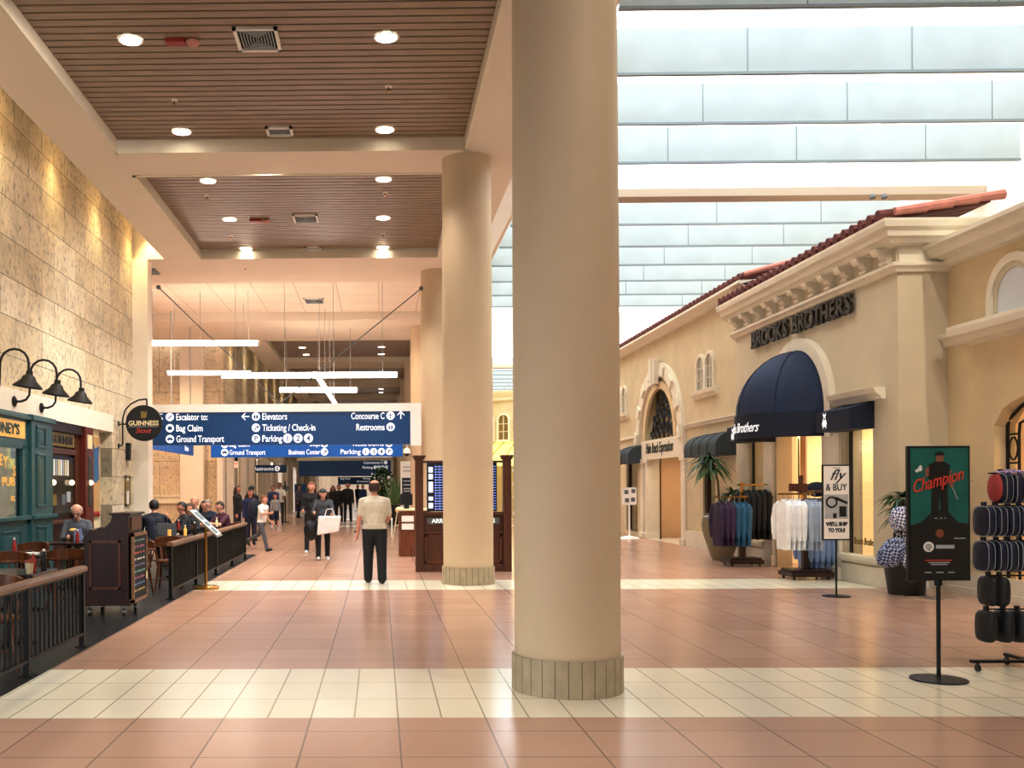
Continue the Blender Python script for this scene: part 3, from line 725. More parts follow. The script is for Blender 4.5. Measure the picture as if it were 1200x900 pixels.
CH=[(-3.45,8.6,200,'captain chair with dark rounded back nearest the left corner of the photo'),
 (-3.95,9.2,160,'brown captain chair standing just behind the foreground railing'),
 (-4.6,10.2,20,'captain chair with dark back at the left edge by the green panels'),
 (-4.55,11.8,200,'light topped captain chair behind the front tables near the green panels'),
 (-4.15,12.7,30,'captain chair standing left of the host podium at the dark table'),
 (-5.05,13.9,170,'captain chair with spindle back before the green pilaster'),
 (-3.62,14.35,175,'captain chair right behind the chalkboard podium, spindle back toward us'),
 (-3.35,15.35,185,'captain chair with round seat just behind the first post of the second railing'),
 (-5.1,16.35,0,'captain chair under the old man in the grey sweater'),
 (-4.5,19.35,175,'captain chair under the man in the navy jacket'),
 (-4.2,20.9,0,'captain chair under the long haired woman facing us'),
 (-3.45,22.0,90,'captain chair under the woman in the maroon top')]
c0=None
for x,y,a,l in CH:
    if c0 is None: c0=make_chair(l); c0.location=(x,y,0); c0.rotation_euler=(0,0,math.radians(a+180))
    else: dup(c0,(x,y,0),math.radians(a+180),l)
def make_table(label):
    t=thing('pub_table',label,'table',group='dark pub tables')
    MB().box(-.38,.38,-.38,.38,.72,.755).build('tabletop',M['table'],t,bevel=.008)
    MB().cyl((0,0,.04),(0,0,.72),.04).build('pedestal',M['black'],t,smooth=True)
    m=MB(); m.box(-.28,.28,-.035,.035,0,.04); m.box(-.035,.035,-.28,.28,0,.04); m.build('foot',M['black'],t,bevel=.005)
    return t
TB=[(-3.85,10.0,'dark pub table just behind the foreground railing with sauce bottles'),(-4.75,12.75,'dark pub table before the green panels, left of the podium'),(-5.0,15.5,'dark pub table in front of the old man in grey'),
    (-3.55,17.3,'dark pub table behind the second railing with an open laptop'),(-4.3,20.0,'dark pub table between the man in navy and the long haired woman'),(-3.75,21.35,'dark pub table beside the far end of the second railing'),(-5.0,11.0,'dark pub table at the far left edge by the green panels')]
t0=None
for x,y,l in TB:
    if t0 is None: t0=make_table(l); t0.location=(x,y,0)
    else: dup(t0,(x,y,0),0,l)
def bottle(x,y,z,label,h=.2,c='red',group='bottles and jars on the pub tables'):
    t=thing('sauce_bottle',label,'bottle',(x,y,z),group=group)
    MB().lathe([(0,0),(.03,0),(.031,h*.55),(.014,h*.78),(.012,h*.9),(0,h*.9)],seg=14).build('body',M[c],t,smooth=True)
    MB().lathe([(0,h*.88),(.016,h*.88),(.016,h),(0,h)],seg=12).build('cap',M['white'],t,smooth=True)
bottle(-3.62,10.05,.756,'red sauce bottle on the table by the foreground handrail end'); bottle(-3.56,10.2,.756,'dark sauce bottle beside the red one on the front table',.22,'blackp')
bottle(-4.9,12.9,.756,'red sauce bottle on the table before the green panels'); bottle(-4.85,11.1,.756,'red sauce bottle on the leftmost table',.2)
bottle(-4.85,15.45,.756,'red sauce bottle on the old man\'s table'); bottle(-3.5,17.35,.756,'yellow mustard bottle beside the open laptop',.19,'gold')
bottle(-3.35,17.45,.756,'dark bottle on the laptop table',.24,'blackp'); bottle(-4.15,19.9,.756,'red sauce bottle on the table of the man in navy'); bottle(-3.6,21.3,.756,'pale bottle near the maroon topped woman',.2,'cream2')
t=thing('condiment_cup','cream ribbed paper cup with red lid on the front handrail table','cup',(-3.55,9.75,.756))
MB().lathe([(0,0),(.03,0),(.045,.11),(0,.11)],seg=20).build('body',M['cream2'],t,smooth=True); MB().lathe([(0,.11),(.05,.11),(.048,.13),(0,.13)],seg=20).build('lid',M['red'],t,smooth=True)
t=thing('condiment_cup','pale yellow candle-like cup on the laptop table','cup',(-3.72,17.05,.756)); MB().lathe([(0,0),(.035,0),(.035,.12),(0,.12)],seg=20).build('body',M['gold'],t,smooth=True)
t=thing('laptop','open grey laptop with its lid toward us on the pub table','laptop',(-3.85,17.45,.756))
MB().box(-.17,.17,-.0,.22,0,.015).build('base',M['lgrey'],t); MB().box(-.17,.17,-.012,0,.01,.22,Matrix.Rotation(.15,4,'X')).build('lid',M['grey'],t,bevel=.003)
tag(MB().box(-.12,.12,-.08,.08,0,.02).build('napkin',M['paper'],loc=(-4.6,12.6,.756)),'white folded napkins on the table before the green panels','napkin')
tag(MB().box(-.12,.12,-.08,.08,0,.02).build('napkin',M['paper'],loc=(-5.05,10.9,.756)),'white folded napkins on the leftmost pub table','napkin')

# ================================================================== hanging signs
def icon(t,x,z,r,kind,y=-.07):
    MB().cyl((x,y,z),(x,y-.004,z),r,seg=24).build('icon_disc',M['signt'],t)
    m=MB(); yy0,yy1=y-.007,y-.004
    def b(x0,x1,z0,z1): m.box(x+x0*r,x+x1*r,yy0,yy1,z+z0*r,z+z1*r)
    if kind=='stairs': b(-.6,-.2,-.45,-.25); b(-.3,.1,-.25,-.0); b(0,.4,-.0,.25); b(.3,.65,.25,.4)
    elif kind=='bag': b(-.5,.5,-.4,.35); b(-.2,-.1,.35,.55); b(.1,.2,.35,.55); b(-.2,.2,.5,.6)
    elif kind=='car': b(-.7,.7,-.2,.1); b(-.35,.35,.1,.35); m.cyl((x-.35*r,yy1,z-.25*r),(x-.35*r,yy0,z-.25*r),.17*r); m.cyl((x+.35*r,yy1,z-.25*r),(x+.35*r,yy0,z-.25*r),.17*r)
    elif kind=='lift': b(-.5,-.08,-.5,.3); b(.08,.5,-.5,.3); b(-.3,-.2,.4,.65); b(.2,.3,.4,.65)
    elif kind=='ticket': b(-.6,.1,-.5,-.3); b(-.1,.1,-.3,.3); b(.2,.6,-.1,.5)
    elif kind=='plane': b(-.08,.08,-.6,.65); b(-.6,.6,-.02,.15); b(-.25,.25,-.55,-.42)
    elif kind=='wc': b(-.45,-.15,-.6,.3); b(.15,.45,-.6,.3); b(-.38,-.2,.38,.58); b(.2,.38,.38,.58); b(-.04,.04,-.6,.6)
    elif kind=='shop': b(-.4,.4,-.5,.2); b(-.2,.2,.3,.45)
    if kind in '1234P': m.bm.free(); text(kind,r*1.7,M['sign'],(x,yy0,z-.58*r),'front',t,'CENTER',bold=.003)
    else: m.build('icon_symbol',M['sign'],t)
def arrow(t,x,z,s,ang,y=-.075):
    T=Matrix.Translation((x,y,z))@Matrix.Rotation(ang,4,'Y')
    m=MB(); m.box(-s*.8,s*.7,-.003,.003,-.12*s,.12*s,T)
    m.prism([(-s,0),(-s*.25,.75*s),(-s*.02,.75*s),(-s*.6,0),(-s*.02,-.75*s),(-s*.25,-.75*s)],'y',-.003,.003)
    for v in m.bm.verts:
        pass
    bm=m.bm; vs=list(bm.verts)[8:]
    for v in vs: v.co=T@v.co
    m.build('arrow',M['signt'],t)
def px(p,Y): return (p-445)/1134*Y
t=thing('overhead_sign','long dark blue hanging direction sign reading Escalator to, Elevators, Concourse C','direction sign',(0,24.2,0))
MB().box(-5.84,.77,-.07,.07,2.67,3.49).build('panel',M['sign'],t)
MB().box(-5.84,1.04,-.1,.1,3.49,3.69).build('top_beam',M['white'],t)
MB().box(.77,1.04,-.1,.1,2.63,3.49).build('end_box',M['white'],t)
Y=24.2; rows=(3.30,3.02,2.75)
SZ=.235
for z,s,k,wd in zip(rows,('Escalator to:','Bag Claim','Ground Transport'),('stairs','bag','car'),(37,31,56)):
    icon(t,px(199.5,Y)+.0,z+.08,.105,k); text(s,SZ,M['signt'],(px(207,Y),-.072,z),'front',t,bold=.003,width=wd/1134*Y)
for z,s,k,wd in zip(rows,('Elevators','Ticketing / Check-in','Parking'),('lift','ticket','P'),(29,62,23)):
    icon(t,px(300.5,Y),z+.08,.105,k); text(s,SZ,M['signt'],(px(308,Y),-.072,z),'front',t,bold=.003,width=wd/1134*Y)
for z,s,k,wd in zip(rows[:2],('Concourse C','Restrooms'),('plane','wc'),(39,33)):
    icon(t,px(458,Y),z+.08,.105,k); text(s,SZ,M['signt'],(px(451,Y),-.072,z),'front',t,'RIGHT',bold=.003,width=wd/1134*Y)
for k,n in enumerate('124'): icon(t,px(337.5+12.2*k,Y),rows[2]+.08,.115,n)
arrow(t,px(289,Y),rows[0]+.08,.12,0); arrow(t,px(470,Y),rows[0]+.08,.12,PI/2); arrow(t,px(188.5,Y),rows[0]+.08,.12,PI/4)
# suspension cables
for (a,l) in (((-5.5,24.1,6.62),'thin steel cable from the white pillar down to the big blue sign'),((1.07,24.4,6.6),'thin steel cable from the cream column down to the big blue sign')):
    t=thing('suspension_cable',l,'cable',a)
    MB().tube([(0,0,0),(-2.5-a[0],24.2-a[1],3.7-a[2])],.014,6).build('cable',M['grey'],t); MB().sph((0,0,0),.06,8).build('anchor',M['grey'],t,smooth=True)
t=thing('overhead_sign','second blue hanging sign reading Business Center and Parking, behind the first','direction sign',(0,32.6,0)); Y=32.6
MB().box(-5.68,.78,-.07,.07,2.62,3.44).build('panel',M['signb'],t); MB().box(-5.68,1.0,-.1,.1,3.44,3.64).build('top_beam',M['white'],t)
rows=(3.26,2.98,2.71)
for z,s,k in zip(rows,('Escalator to:','Bag Claim','Ground Transport'),('stairs','bag','car')):
    icon(t,px(263.5,Y),z+.08,.125,k); text(s,.235,M['signt'],(px(269,Y),-.072,z),'front',t,bold=.003,width=len(s)*2.65/1134*Y)
for z,s,k in zip(rows,('Lockers','Shops','Business Center'),('bag','shop','ticket')):
    icon(t,px(380.5,Y),z+.08,.125,k); text(s,.235,M['signt'],(px(375.5,Y),-.072,z),'front',t,'RIGHT',bold=.003,width=len(s)*2.45/1134*Y)
for z,s,k in zip(rows[:2],('Concourse C','Restrooms'),('plane','wc')):
    icon(t,px(456,Y),z+.08,.125,k); text(s,.235,M['signt'],(px(450,Y),-.072,z),'front',t,'RIGHT',bold=.003)
text('Parking',.235,M['signt'],(px(423,Y),-.072,rows[2]),'front',t,'RIGHT',bold=.003)
for k,n in enumerate('134P'): icon(t,px(429+9.1*k,Y),rows[2]+.08,.12,n)
t=thing('overhead_sign','third blue sign farther off with small white text at its right end','direction sign',(0,60,0)); Y=60
MB().box(px(350,Y),px(458,Y),-.07,.07,2.26,3.22).build('panel',M['sign'],t); MB().box(px(348,Y),px(461,Y),-.1,.1,3.22,3.42).build('top_beam',M['trim'],t); MB().box(px(458,Y),px(461,Y),-.1,.1,2.1,3.22).build('end_box',M['white'],t)
text('Concourse C',.22,M['signt'],(px(449,Y),-.072,3.02),'front',t,'RIGHT',bold=.002); text('Parking',.22,M['signt'],(px(437,Y),-.072,2.72),'front',t,'RIGHT',bold=.002); text('Restrooms',.2,M['signt'],(px(452,Y),-.072,2.32),'front',t,'RIGHT',bold=.002)
for k,n in enumerate('134P'): icon(t,px(440+4.4*k,Y),2.8,.11,n)
icon(t,px(452,Y),3.1,.11,'plane')
t=thing('overhead_sign','small fourth blue sign farthest down the concourse','direction sign',(0,86,0)); Y=86
MB().box(px(396,Y),px(438,Y),-.07,.07,1.80,2.46).build('panel',M['sign'],t); text('Bag Claim',.22,M['signt'],(px(399,Y),-.072,2.25),'front',t); text('Concourse C',.22,M['signt'],(px(434,Y),-.072,2.0),'front',t,'RIGHT'); text('Parking',.22,M['signt'],(px(434,Y),-.072,2.25),'front',t,'RIGHT')
for x in (397,437): MB().cyl((px(x,Y),0,2.46),(px(x,Y),0,7.05),.02).build('hanger',M['grey'],t)
t=thing('overhead_sign','blue sign running lengthwise over the escalators at the left','direction sign',(-6.4,29.7,0))
MB().box(-.05,.05,-3.3,3.25,2.7,3.45).build('panel',M['signb'],t); text('Tickets',.24,M['signt'],(.052,1.7,2.82),'left',t)
for y in (-3,0,3): MB().cyl((0,y,3.45),(0,y,7.05),.02).build('hanger',M['lgrey'],t)
Y=46
t=thing('overhead_sign','small blue Restrooms sign with white arrow disc on the left side','direction sign',(0,Y,0))
MB().box(px(292,Y),px(336,Y),-.07,.07,2.30,2.66).build('panel',M['sign'],t); text('Restrooms',.26,M['signt'],(px(298,Y),-.072,2.4),'front',t,bold=.004,width=.92); icon(t,px(325,Y),2.49,.13,'2')
for x in (294,334): MB().cyl((px(x,Y),0,2.66),(px(x,Y),0,7.05),.015).build('hanger',M['grey'],t)
Y=37.5
t=thing('exit_sign','glowing EXIT sign with red letters over the left passage','exit sign',(px(272,Y),Y,2.5))
MB().box(-.2,.2,-.04,.04,-.13,.12).build('panel',M['exit'],t); MB().box(-.22,.22,-.05,.05,.12,.3).build('housing',M['blackp'],t); text('EXIT',.2,M['redt'],(0,-.042,-.08),'front',t,'CENTER',bold=.003)
t=thing('wall_flag','golden fan shaped banner beside the Restrooms sign','banner',(px(291,44),44,2.75)); MB().prism([(-.2,-.3),(.25,0),(-.2,.3)],'y',-.02,.02).build('cloth',M['gold'],t)
t=thing('security_camera','white dome security camera under the right end of the big blue sign','camera',(px(477,24.2),24.2,2.45))
MB().lathe([(0,.22),(.03,.22),(.03,.13),(.09,.09),(.1,0),(.07,-.02),(0,-.02)],seg=20).build('housing',M['white'],t,smooth=True); MB().sph((0,0,-.02),.065).build('dome',M['blackp'],t,smooth=True)

# ================================================================== flight information kiosk
def kiosk(x,y,w,label):
    t=thing('information_kiosk',label,'kiosk',(x,y,0)); h=w/2
    for s in (-1,1):
        m=MB(); m.box(s*h-.075,s*h+.075,-.09,.09,0,2.12); m.box(s*h-.1,s*h+.1,-.11,.11,2.12,2.16); m.box(s*h-.12,s*h+.12,-.13,.13,2.16,2.2); m.build('post',M['wood'],t,bevel=.006)
    MB().box(-h,h,.0,.1,.0,1.12).build('back_panel',M['wood'],t); MB().box(-h,h,.0,.1,2.06,2.1).build('top_rail',M['wood'],t)
    m=MB(); m.box(-h+.07,h-.07,-.07,.0,1.07,1.13); m.box(-h+.07,h-.07,-.06,0,.72,.76); m.box(-h+.07,h-.07,-.06,0,.0,.14); m.build('rail',M['wood'],t,bevel=.005)
    n=3
    for k in range(n):
        a=-h+.1+(2*h-.2)*k/n; b=-h+.1+(2*h-.2)*(k+1)/n
        f=MB()
        for q in ((a,b,.16,.2),(a,b,.66,.7),(a,a+.04,.16,.7),(b-.04,b,.16,.7)): f.box(q[0],q[1],-.02,0,q[2],q[3])
        f.build('door_panel',M['woodr'],t)
    return t
t=kiosk(1.575,18.35,1.66,'dark wooden kiosk with flight arrival screens behind the second column')
m=MB(); m.box(-.68,.68,-.03,-.0,.9,1.02); m.build('name_plate',M['grey'],t,bevel=.003)
text('ARRIVALS DEPARTURES',.11,M['signt'],(0,-.032,.925),'front',t,'CENTER',width=1.2,bold=.003)
k=0
for x0 in (-.68,.02):
    s=MB().box(x0,x0+.62,-.02,.05,1.14,2.06).build('screen',M['screen'],t)
    for r in range(17):
        z=1.98-r*.05
        MB().box(x0+.14,x0+.6,-.023,-.021,z,z+.012).build('text_row',M['scr2'],s)
    for j,(z0,z1) in enumerate(((1.2,1.3),(1.35,1.42),(1.5,1.7),(1.75,1.85),(1.88,1.98))): MB().box(x0+.03,x0+.11,-.023,-.021,z0,z1).build('airline_tile',M['scr3'],s)
    for j in range(6): MB().box(x0+.16+.075*j,x0+.165+.075*j,-.0235,-.021,1.16,2.02).build('column_line',M['scr2'],s)
for z in (1.1,1.4,1.65,1.9): tag(MB().box(-.04,.04,-.06,.02,-.02,.03).build('card_holder',M['paper'],loc=(2.525,18.2,z)),'small white card holder on the kiosk\'s right post at height %s'%{1.1:'lowest',1.4:'second lowest',1.65:'second highest',1.9:'topmost'}[z],'card holder')
kiosk(5.05,24.4,1.8,'dark wooden kiosk mostly hidden behind the nearest column')
# information counter with monitor
t=thing('information_counter','dark wooden counter with white notices left of the screens kiosk','counter',(.86,22.6,0))
MB().box(-.42,.3,-.3,.4,0,1.05).build('cabinet',M['woodr'],t,bevel=.01); MB().box(-.46,.34,-.34,.44,1.05,1.1).build('top',M['cream2'],t,bevel=.01)
for z in (.62,.8): MB().box(-.36,-.08,-.31,-.3,z,z+.14).build('notice',M['paper'],t)
t=thing('monitor','small black monitor on the wooden counter','monitor',(.62,22.5,1.1)); MB().box(-.14,.14,-.02,.02,.08,.34).build('display',M['blackp'],t); MB().box(-.06,.06,-.05,.05,0,.08).build('foot',M['blackp'],t)
t=thing('lightbox_poster','tall white and black advertising board at the right of the concourse','poster',(1.08,38.2,0)); Y=38.2
MB().box(-.26,.26,-.08,.08,.15,2.6).build('board',M['paper'],t); MB().box(-.2,.2,-.085,-.08,1.25,1.95).build('black_panel',M['blackp'],t)
for z in (2.35,2.2,1.8,1.65,1.5,1.4): MB().box(-.15,.15,-.09,-.085,z,z+.05).build('print_line',M['lgrey'],t)
MB().box(-.28,.28,-.15,.15,0,.15).build('base',M['grey'],t)
t=thing('stanchion','pale slatted folding stand low beside the white advertising board','stand',(.55,27.3,0))
for s in (-.1,.1): MB().cyl((s*2,0,0),(s*.6,0,.9),.018).build('leg',M['cream2'],t)
MB().box(-.15,.15,-.02,.02,.5,.54).build('bar',M['cream2'],t); MB().sph((0,0,.95),(.12,.08,.1)).build('top',M['cream2'],t,smooth=True)

# ================================================================== left storefronts far
def colm(c,n): return mat(n,c,.7,var=.04)
pan=[mat('tan panel','c0aa88',.75,var=.08),mat('beige panel','d0bd9c',.75,var=.08)]
mb=MB(); mb.box(XW-.1,XW+.04,36.6,115,2.95,3.3); struct(mb,'trim_far_fascia',M['trim'])
y=37.0;i=0
while y<112:
    w=2.6 if i%2 else 3.6
    mb=MB(); mb.box(XW-.02,XW+.22,y,y+.5,0,2.95); struct(mb,'trim_pilaster_%d'%(i+1),M['plasterw'])
    if i not in (5,8): mb=MB(); mb.box(XW-.25,XW-.12,y+.5,y+w,0,2.95); struct(mb,'wall_left_panel_%d'%(i+1),pan[i%2])
    y+=w;i+=1
mb=MB(); mb.box(-9.5,-9.3,36.6,115,0,3.3); struct(mb,'wall_left_shops',M['wood'])
spot((-7.5,56,3.1),120,(1,.85,.6),ang=140); 
t=thing('poster_stand','blue topped advertising poster stand with purple picture behind the walkers','poster stand',(px(352,52),52,0))
MB().box(-.3,.3,-.03,.03,.3,1.33).build('board',cm('5a4a86'),t); MB().box(-.32,.32,-.035,.035,1.33,1.76).build('header',M['sign'],t); MB().box(-.3,.3,-.2,.2,0,.3).build('base',M['white'],t)
t=thing('queue_post','black stand with a round sign near the shop entrance','stand',(px(334,44),44,0)); MB().cyl((0,0,0),(0,0,1.9),.03).build('pole',M['black'],t); MB().cyl((0,-.02,1.55),(0,.02,1.55),.16).build('round_sign',M['grey'],t); MB().cyl((0,0,0),(0,0,.03),.2).build('base',M['black'],t)
t=thing('potted_tree','bushy green potted tree at the right side of the far concourse','plant',(px(448,46),46,0))
MB().lathe([(0,0),(.35,0),(.42,.6),(.38,.62),(0,.58)],seg=20).build('pot',M['potd'],t,smooth=True)
m=MB(); random.seed(3)
for k in range(900):
    a=random.uniform(0,2*PI); z=random.uniform(.9,2.5); r=random.uniform(.1,.62)*math.sin(PI*(z-.5)/2.4)
    c=Vector((r*math.cos(a),r*math.sin(a),z)); d=Vector((random.uniform(-1,1),random.uniform(-1,1),random.uniform(-1,1))).normalized()*.1; e=d.orthogonal().normalized()*.035
    m.poly([c-d,c+e,c+d,c-e])
m.build('foliage',M['leaf'],t); MB().cyl((0,0,.5),(0,0,1.6),.05).build('trunk',M['trunk'],t)
t=thing('planter','dark low planter standing behind the man in the beige shirt','planter',(px(464,40),40,0)); MB().box(-.3,.3,-.3,.3,0,.85).build('box',M['potd'],t,bevel=.02)
m=MB()
for k in range(60):
    c=Vector((random.uniform(-.25,.25),random.uniform(-.2,.2),.85)); d=Vector((random.uniform(-.3,.3),random.uniform(-.3,.3),random.uniform(.3,1.3))); e=Vector((.04,0,0)); m.poly([c,c+d*.5+e,c+d,c+d*.5-e])
m.build('pale_leaves',M['leafl'],t)
# rotunda building far right
t=thing('rotunda_shop','curved sandy building with arched windows and yellow cloth awning far behind','building',(8.6,53,0))
A0,A1=math.radians(150),math.radians(290)
m=MB(); m.lathe([(3.6,0),(3.6,6.0)],seg=40,a0=A0,a1=A1); m.build('wall',M['stucco'],t,smooth=True)
m=MB(); m.lathe([(3.6,6.0),(3.75,6.05),(3.75,6.2),(3.95,6.35),(4.0,6.5),(3.5,6.55)],seg=40,a0=A0,a1=A1); m.build('cornice',M['trim'],t,smooth=True)
for a in (188,203,218,233,248,263):
    ra=math.radians(a); T=Matrix.Rotation(ra-PI*1.5,4,'Z')
    f=MB(); f.arch(0,5.0,.28,.38,'y',-3.68,-3.58); f.box(-.38,-.28,-3.68,-3.58,4.0,5.0); f.box(.28,.38,-3.68,-3.58,4.0,5.0); f.box(-.42,.42,-3.75,-3.58,3.88,4.0); f.box(-.02,.02,-3.65,-3.6,4.0,5.28)
    for z in (4.4,4.8): f.box(-.28,.28,-3.65,-3.6,z,z+.035)
    for v in f.bm.verts: v.co=T@v.co
    fr=f.build('window_frame',M['trim'],t)
    g=MB(); g.poly([(-.28,-3.62,4.0),(.28,-3.62,4.0),(.28,-3.62,5.0),(.2,-3.62,5.2),(0,-3.62,5.28),(-.2,-3.62,5.2),(-.28,-3.62,5.0)])
    for v in g.bm.verts: v.co=T@v.co
    g.build('pane',M['goldp'],fr)
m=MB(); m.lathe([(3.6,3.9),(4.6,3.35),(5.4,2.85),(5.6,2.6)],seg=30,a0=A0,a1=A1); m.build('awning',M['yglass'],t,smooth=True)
for k in range(16):
    a=A0+(A1-A0)*k/15; c,n=math.cos(a),math.sin(a); MB().tube([(3.61*c,3.61*n,3.92),(4.61*c,4.61*n,3.37),(5.41*c,5.41*n,2.87),(5.61*c,5.61*n,2.62)],.022,6).build('awning_rib',M['goldp'],t)

# ================================================================== clothing shop building (right)
BX=7.85
def wallx(mb,y0,y1,z0,z1,x0=BX,th=.3): mb.box(x0,x0+th,y0,y1,z0,z1)
mb=MB()
wallx(mb,14.75,21.4,4.4,5.0); wallx(mb,14.75,21.4,2.55,4.4)   # above the openings (awning arch sits in front)
wallx(mb,14.75,15.5,0,2.55); wallx(mb,15.5,16.45,0,.42); wallx(mb,16.45,17.2,0,2.55); wallx(mb,19.24,19.8,0,2.55); wallx(mb,19.8,20.7,0,.42); wallx(mb,20.7,21.4,0,2.55)
mb.box(BX+.3,9.2,14.75,14.8,0,5.3); mb.box(BX+.3,9.2,21.35,21.4,0,5.3); mb.box(BX,BX+.3,14.75,21.4,5.0,5.3)
struct(mb,'wall_shop_front',M['stucco3'])
# entrance pilasters
for n,(a,b) in enumerate(((16.5,17.15),(19.3,19.75))):
    mb=MB(); mb.box(BX-.07,BX,a,b,0,2.5); mb.box(BX-.1,BX,a-.02,b+.02,0,.22); struct(mb,'trim_entrance_%d'%(n+1),M['trim'],bevel=.01)
mb=MB()
mb.prism([(BX-.03,0),(BX-.12,0),(BX-.12,.30),(BX-.06,.36),(BX-.03,.36)],'y',14.72,16.5) if False else None
for a,b in ((14.72,16.5),(19.75,21.4)): mb.box(BX-.05,BX,a,b,0,.30)
struct(mb,'baseboard_shop',M['trim'],bevel=.01)
for n,(a,b) in enumerate(((15.2,16.5),(19.7,20.9))):
    mb=MB(); mb.box(BX-.12,BX+.1,a,b,.38,.46); mb.box(BX-.08,BX,a+.05,b-.05,.34,.38); struct(mb,'trim_sill_%d'%(n+1),M['trim'],bevel=.012)
# entablature
t=thing('cornice','big moulded cornice with scrolled brackets over the bronze shop letters','cornice',(BX,0,0))
prof=[(0,4.82),(-.06,4.82),(-.08,4.87),(-.13,4.90),(-.13,4.95),(0,4.97)]
m=MB(); m.prism(prof,'y',14.68,21.45) if False else None
def mould(pr,y0,y1):
    m=MB(); A=[m.bm.verts.new((x,y0,z)) for x,z in pr]; B=[m.bm.verts.new((x,y1,z)) for x,z in pr]; n=len(pr)
    m._f(A); m._f(B[::-1])
    for i in range(n): m._f([A[i],B[i],B[(i+1)%n],A[(i+1)%n]])
    return m
m=sweep([(-a,b) for a,b in prof],[(0,21.45),(0,14.75),(1.35,14.75)]); m.build('lower_band',M['trim'],t)
top=[(0,5.2),(-.2,5.22),(-.24,5.28),(-.30,5.30),(-.32,5.38),(-.38,5.42),(-.40,5.50),(-.40,5.54),(0,5.56)]
m=sweep([(-a,b) for a,b in top],[(0,21.5),(0,14.75),(1.35,14.75)])
m.build('crown',M['trim'],t)
MB().box(-.02,.0,14.74,21.4,4.95,5.22).build('frieze',M['stucco3'],t)
MB().box(-.0,1.3,14.70,14.75,4.95,5.24).build('side_frieze',M['trim'],t)
br=None
for k in range(11):
    y=14.95+k*.615
    if br is None:
        m=MB(); m.prism([(0,0),(-.06,.0),(-.09,.05),(-.08,.09),(-.14,.13),(-.16,.18),(-.25,.2),(-.27,.26),(0,.26)],'y',-.09,.09); m.cyl((-.1,-.1,.055),(-.1,.1,.055),.035,seg=10); m.cyl((-.2,-.1,.2),(-.2,.1,.2),.04,seg=10)
        br=m.build('bracket',M['trim'],t); br.location=(0,y,4.95)
    else: c=br.copy(); COL.objects.link(c); c.parent=t; c.location=(0,y,4.95)
# roof
def roof(name,label,x0,z0,x1,z1,y0,y1,step,m1):
    t=thing(name,label,'roof',(0,0,0))
    MB().prism([(x0,z0-.02),(x1,z1-.02),(x1,z1+.03),(x0,z0+.03)],'y',y0,y1).build('deck',M['rooft'],t)
    m=MB(); y=y0+.06; d=Vector((x1-x0,0,z1-z0)).normalized()
    while y<y1:
        p0=Vector((x0-.04,y,z0+.04)); L=(Vector((x1,0,z1))-Vector((x0,0,z0))).length; k=0
        while k*.42<L-.1:
            a=p0+d*(k*.42)+Vector((0,0,.012)); b=p0+d*min(L,(k*.42+.45)); m.cyl(a,b,.085,.075,seg=8); k+=1
        y+=step
    m.build('barrel_tiles',m1,t,smooth=True)
    return t
t=roof('tile_roof','clay barrel tile roof above the shop with the bronze letters',7.5,5.57,9.1,5.82,14.5,21.55,.27,M['rooft'])
m=MB()
for k in range(4): m.cyl((7.65+k*.38,14.45,5.66+k*.06),(8.12+k*.38,14.45,5.72+k*.06),.06,.075,seg=8)
m.build('rake_tile',M['roofp'],t,smooth=True)
# letters
t=thing('wall_sign','bronze capital letters BROOKS BROTHERS standing off the shop wall','sign',(BX-.07,18.15,4.45))
nm='BROOKS BROTHERS'; 
def serif(ch,y,w,par):
    o=text(ch,.46,M['letter'],(0,y,0),'right',par,'CENTER',ext=.03,bold=.012,name='letter'); 
    xs=[v.co.x for v in o.data.vertices]; lo,hi=min(xs),max(xs)
    # slab serifs at stems
    bm=bmesh.new(); bm.from_mesh(o.data)
    def bx(x0,x1,y0,y1):
        V=[bm.verts.new(p) for p in ((x0,y0,-.03),(x1,y0,-.03),(x1,y1,-.03),(x0,y1,-.03),(x0,y0,.03),(x1,y0,.03),(x1,y1,.03),(x0,y1,.03))]
        for q in ((0,3,2,1),(4,5,6,7),(0,1,5,4),(1,2,6,5),(2,3,7,6),(3,0,4,7)): bm.faces.new([V[i] for i in q])
    if ch in 'BRKHTE':
        if ch!='T': bx(lo-.03,lo+.1,0,.025); bx(lo-.03,lo+.1,.30,.325)
        if ch in 'RKH': bx(hi-.09,hi+.03,0,.025)
        if ch in 'KH': bx(hi-.09,hi+.03,.30,.325)
        if ch=='T': bx((lo+hi)/2-.07,(lo+hi)/2+.07,0,.025)
    bm.to_mesh(o.data); bm.free()
    return o
wds={'B':.27,'R':.28,'O':.34,'K':.29,'S':.25,'T':.27,'H':.31,'E':.25,' ':.17}
tot=sum(wds[c] for c in nm); cur=0
for ch in nm:
    w_=wds[ch]*4.3/tot
    if ch!=' ': serif(ch,2.15-cur-w_/2,.2,t)
    cur+=w_
# arch and dome awning
YC=18.13
mb=MB(); mb.arch(YC,2.9,1.2,1.42,'x',BX-.12,BX+.02,seg=32); mb.arch(YC,2.9,1.14,1.22,'x',BX-.06,BX+.02,seg=32)
for s in (-1,1):
    a,b=sorted((YC+s*1.2,YC+s*1.42)); mb.box(BX-.12,BX,a,b,2.45,2.9)
struct(mb,'trim_arch',M['trim'])
t=thing('dome_awning','navy half dome awning over the shop entrance with white script on its skirt','awning',(BX-.01,YC,0))
R=1.15
m=MB(); ns=12;nv=10; V={}
for i in range(nv+1):
    for j in range(ns+1):
        ph=PI/2*i/nv; th=PI/2+PI*j/ns
        # ribs: slight flattening between seams
        f=1-.018*math.sin(((j%3)/3)*PI)
        V[i,j]=m.bm.verts.new((R*math.cos(ph)*math.cos(th)*f, R*math.cos(ph)*math.sin(th)*f, 2.9+R*1.04*math.sin(ph)))
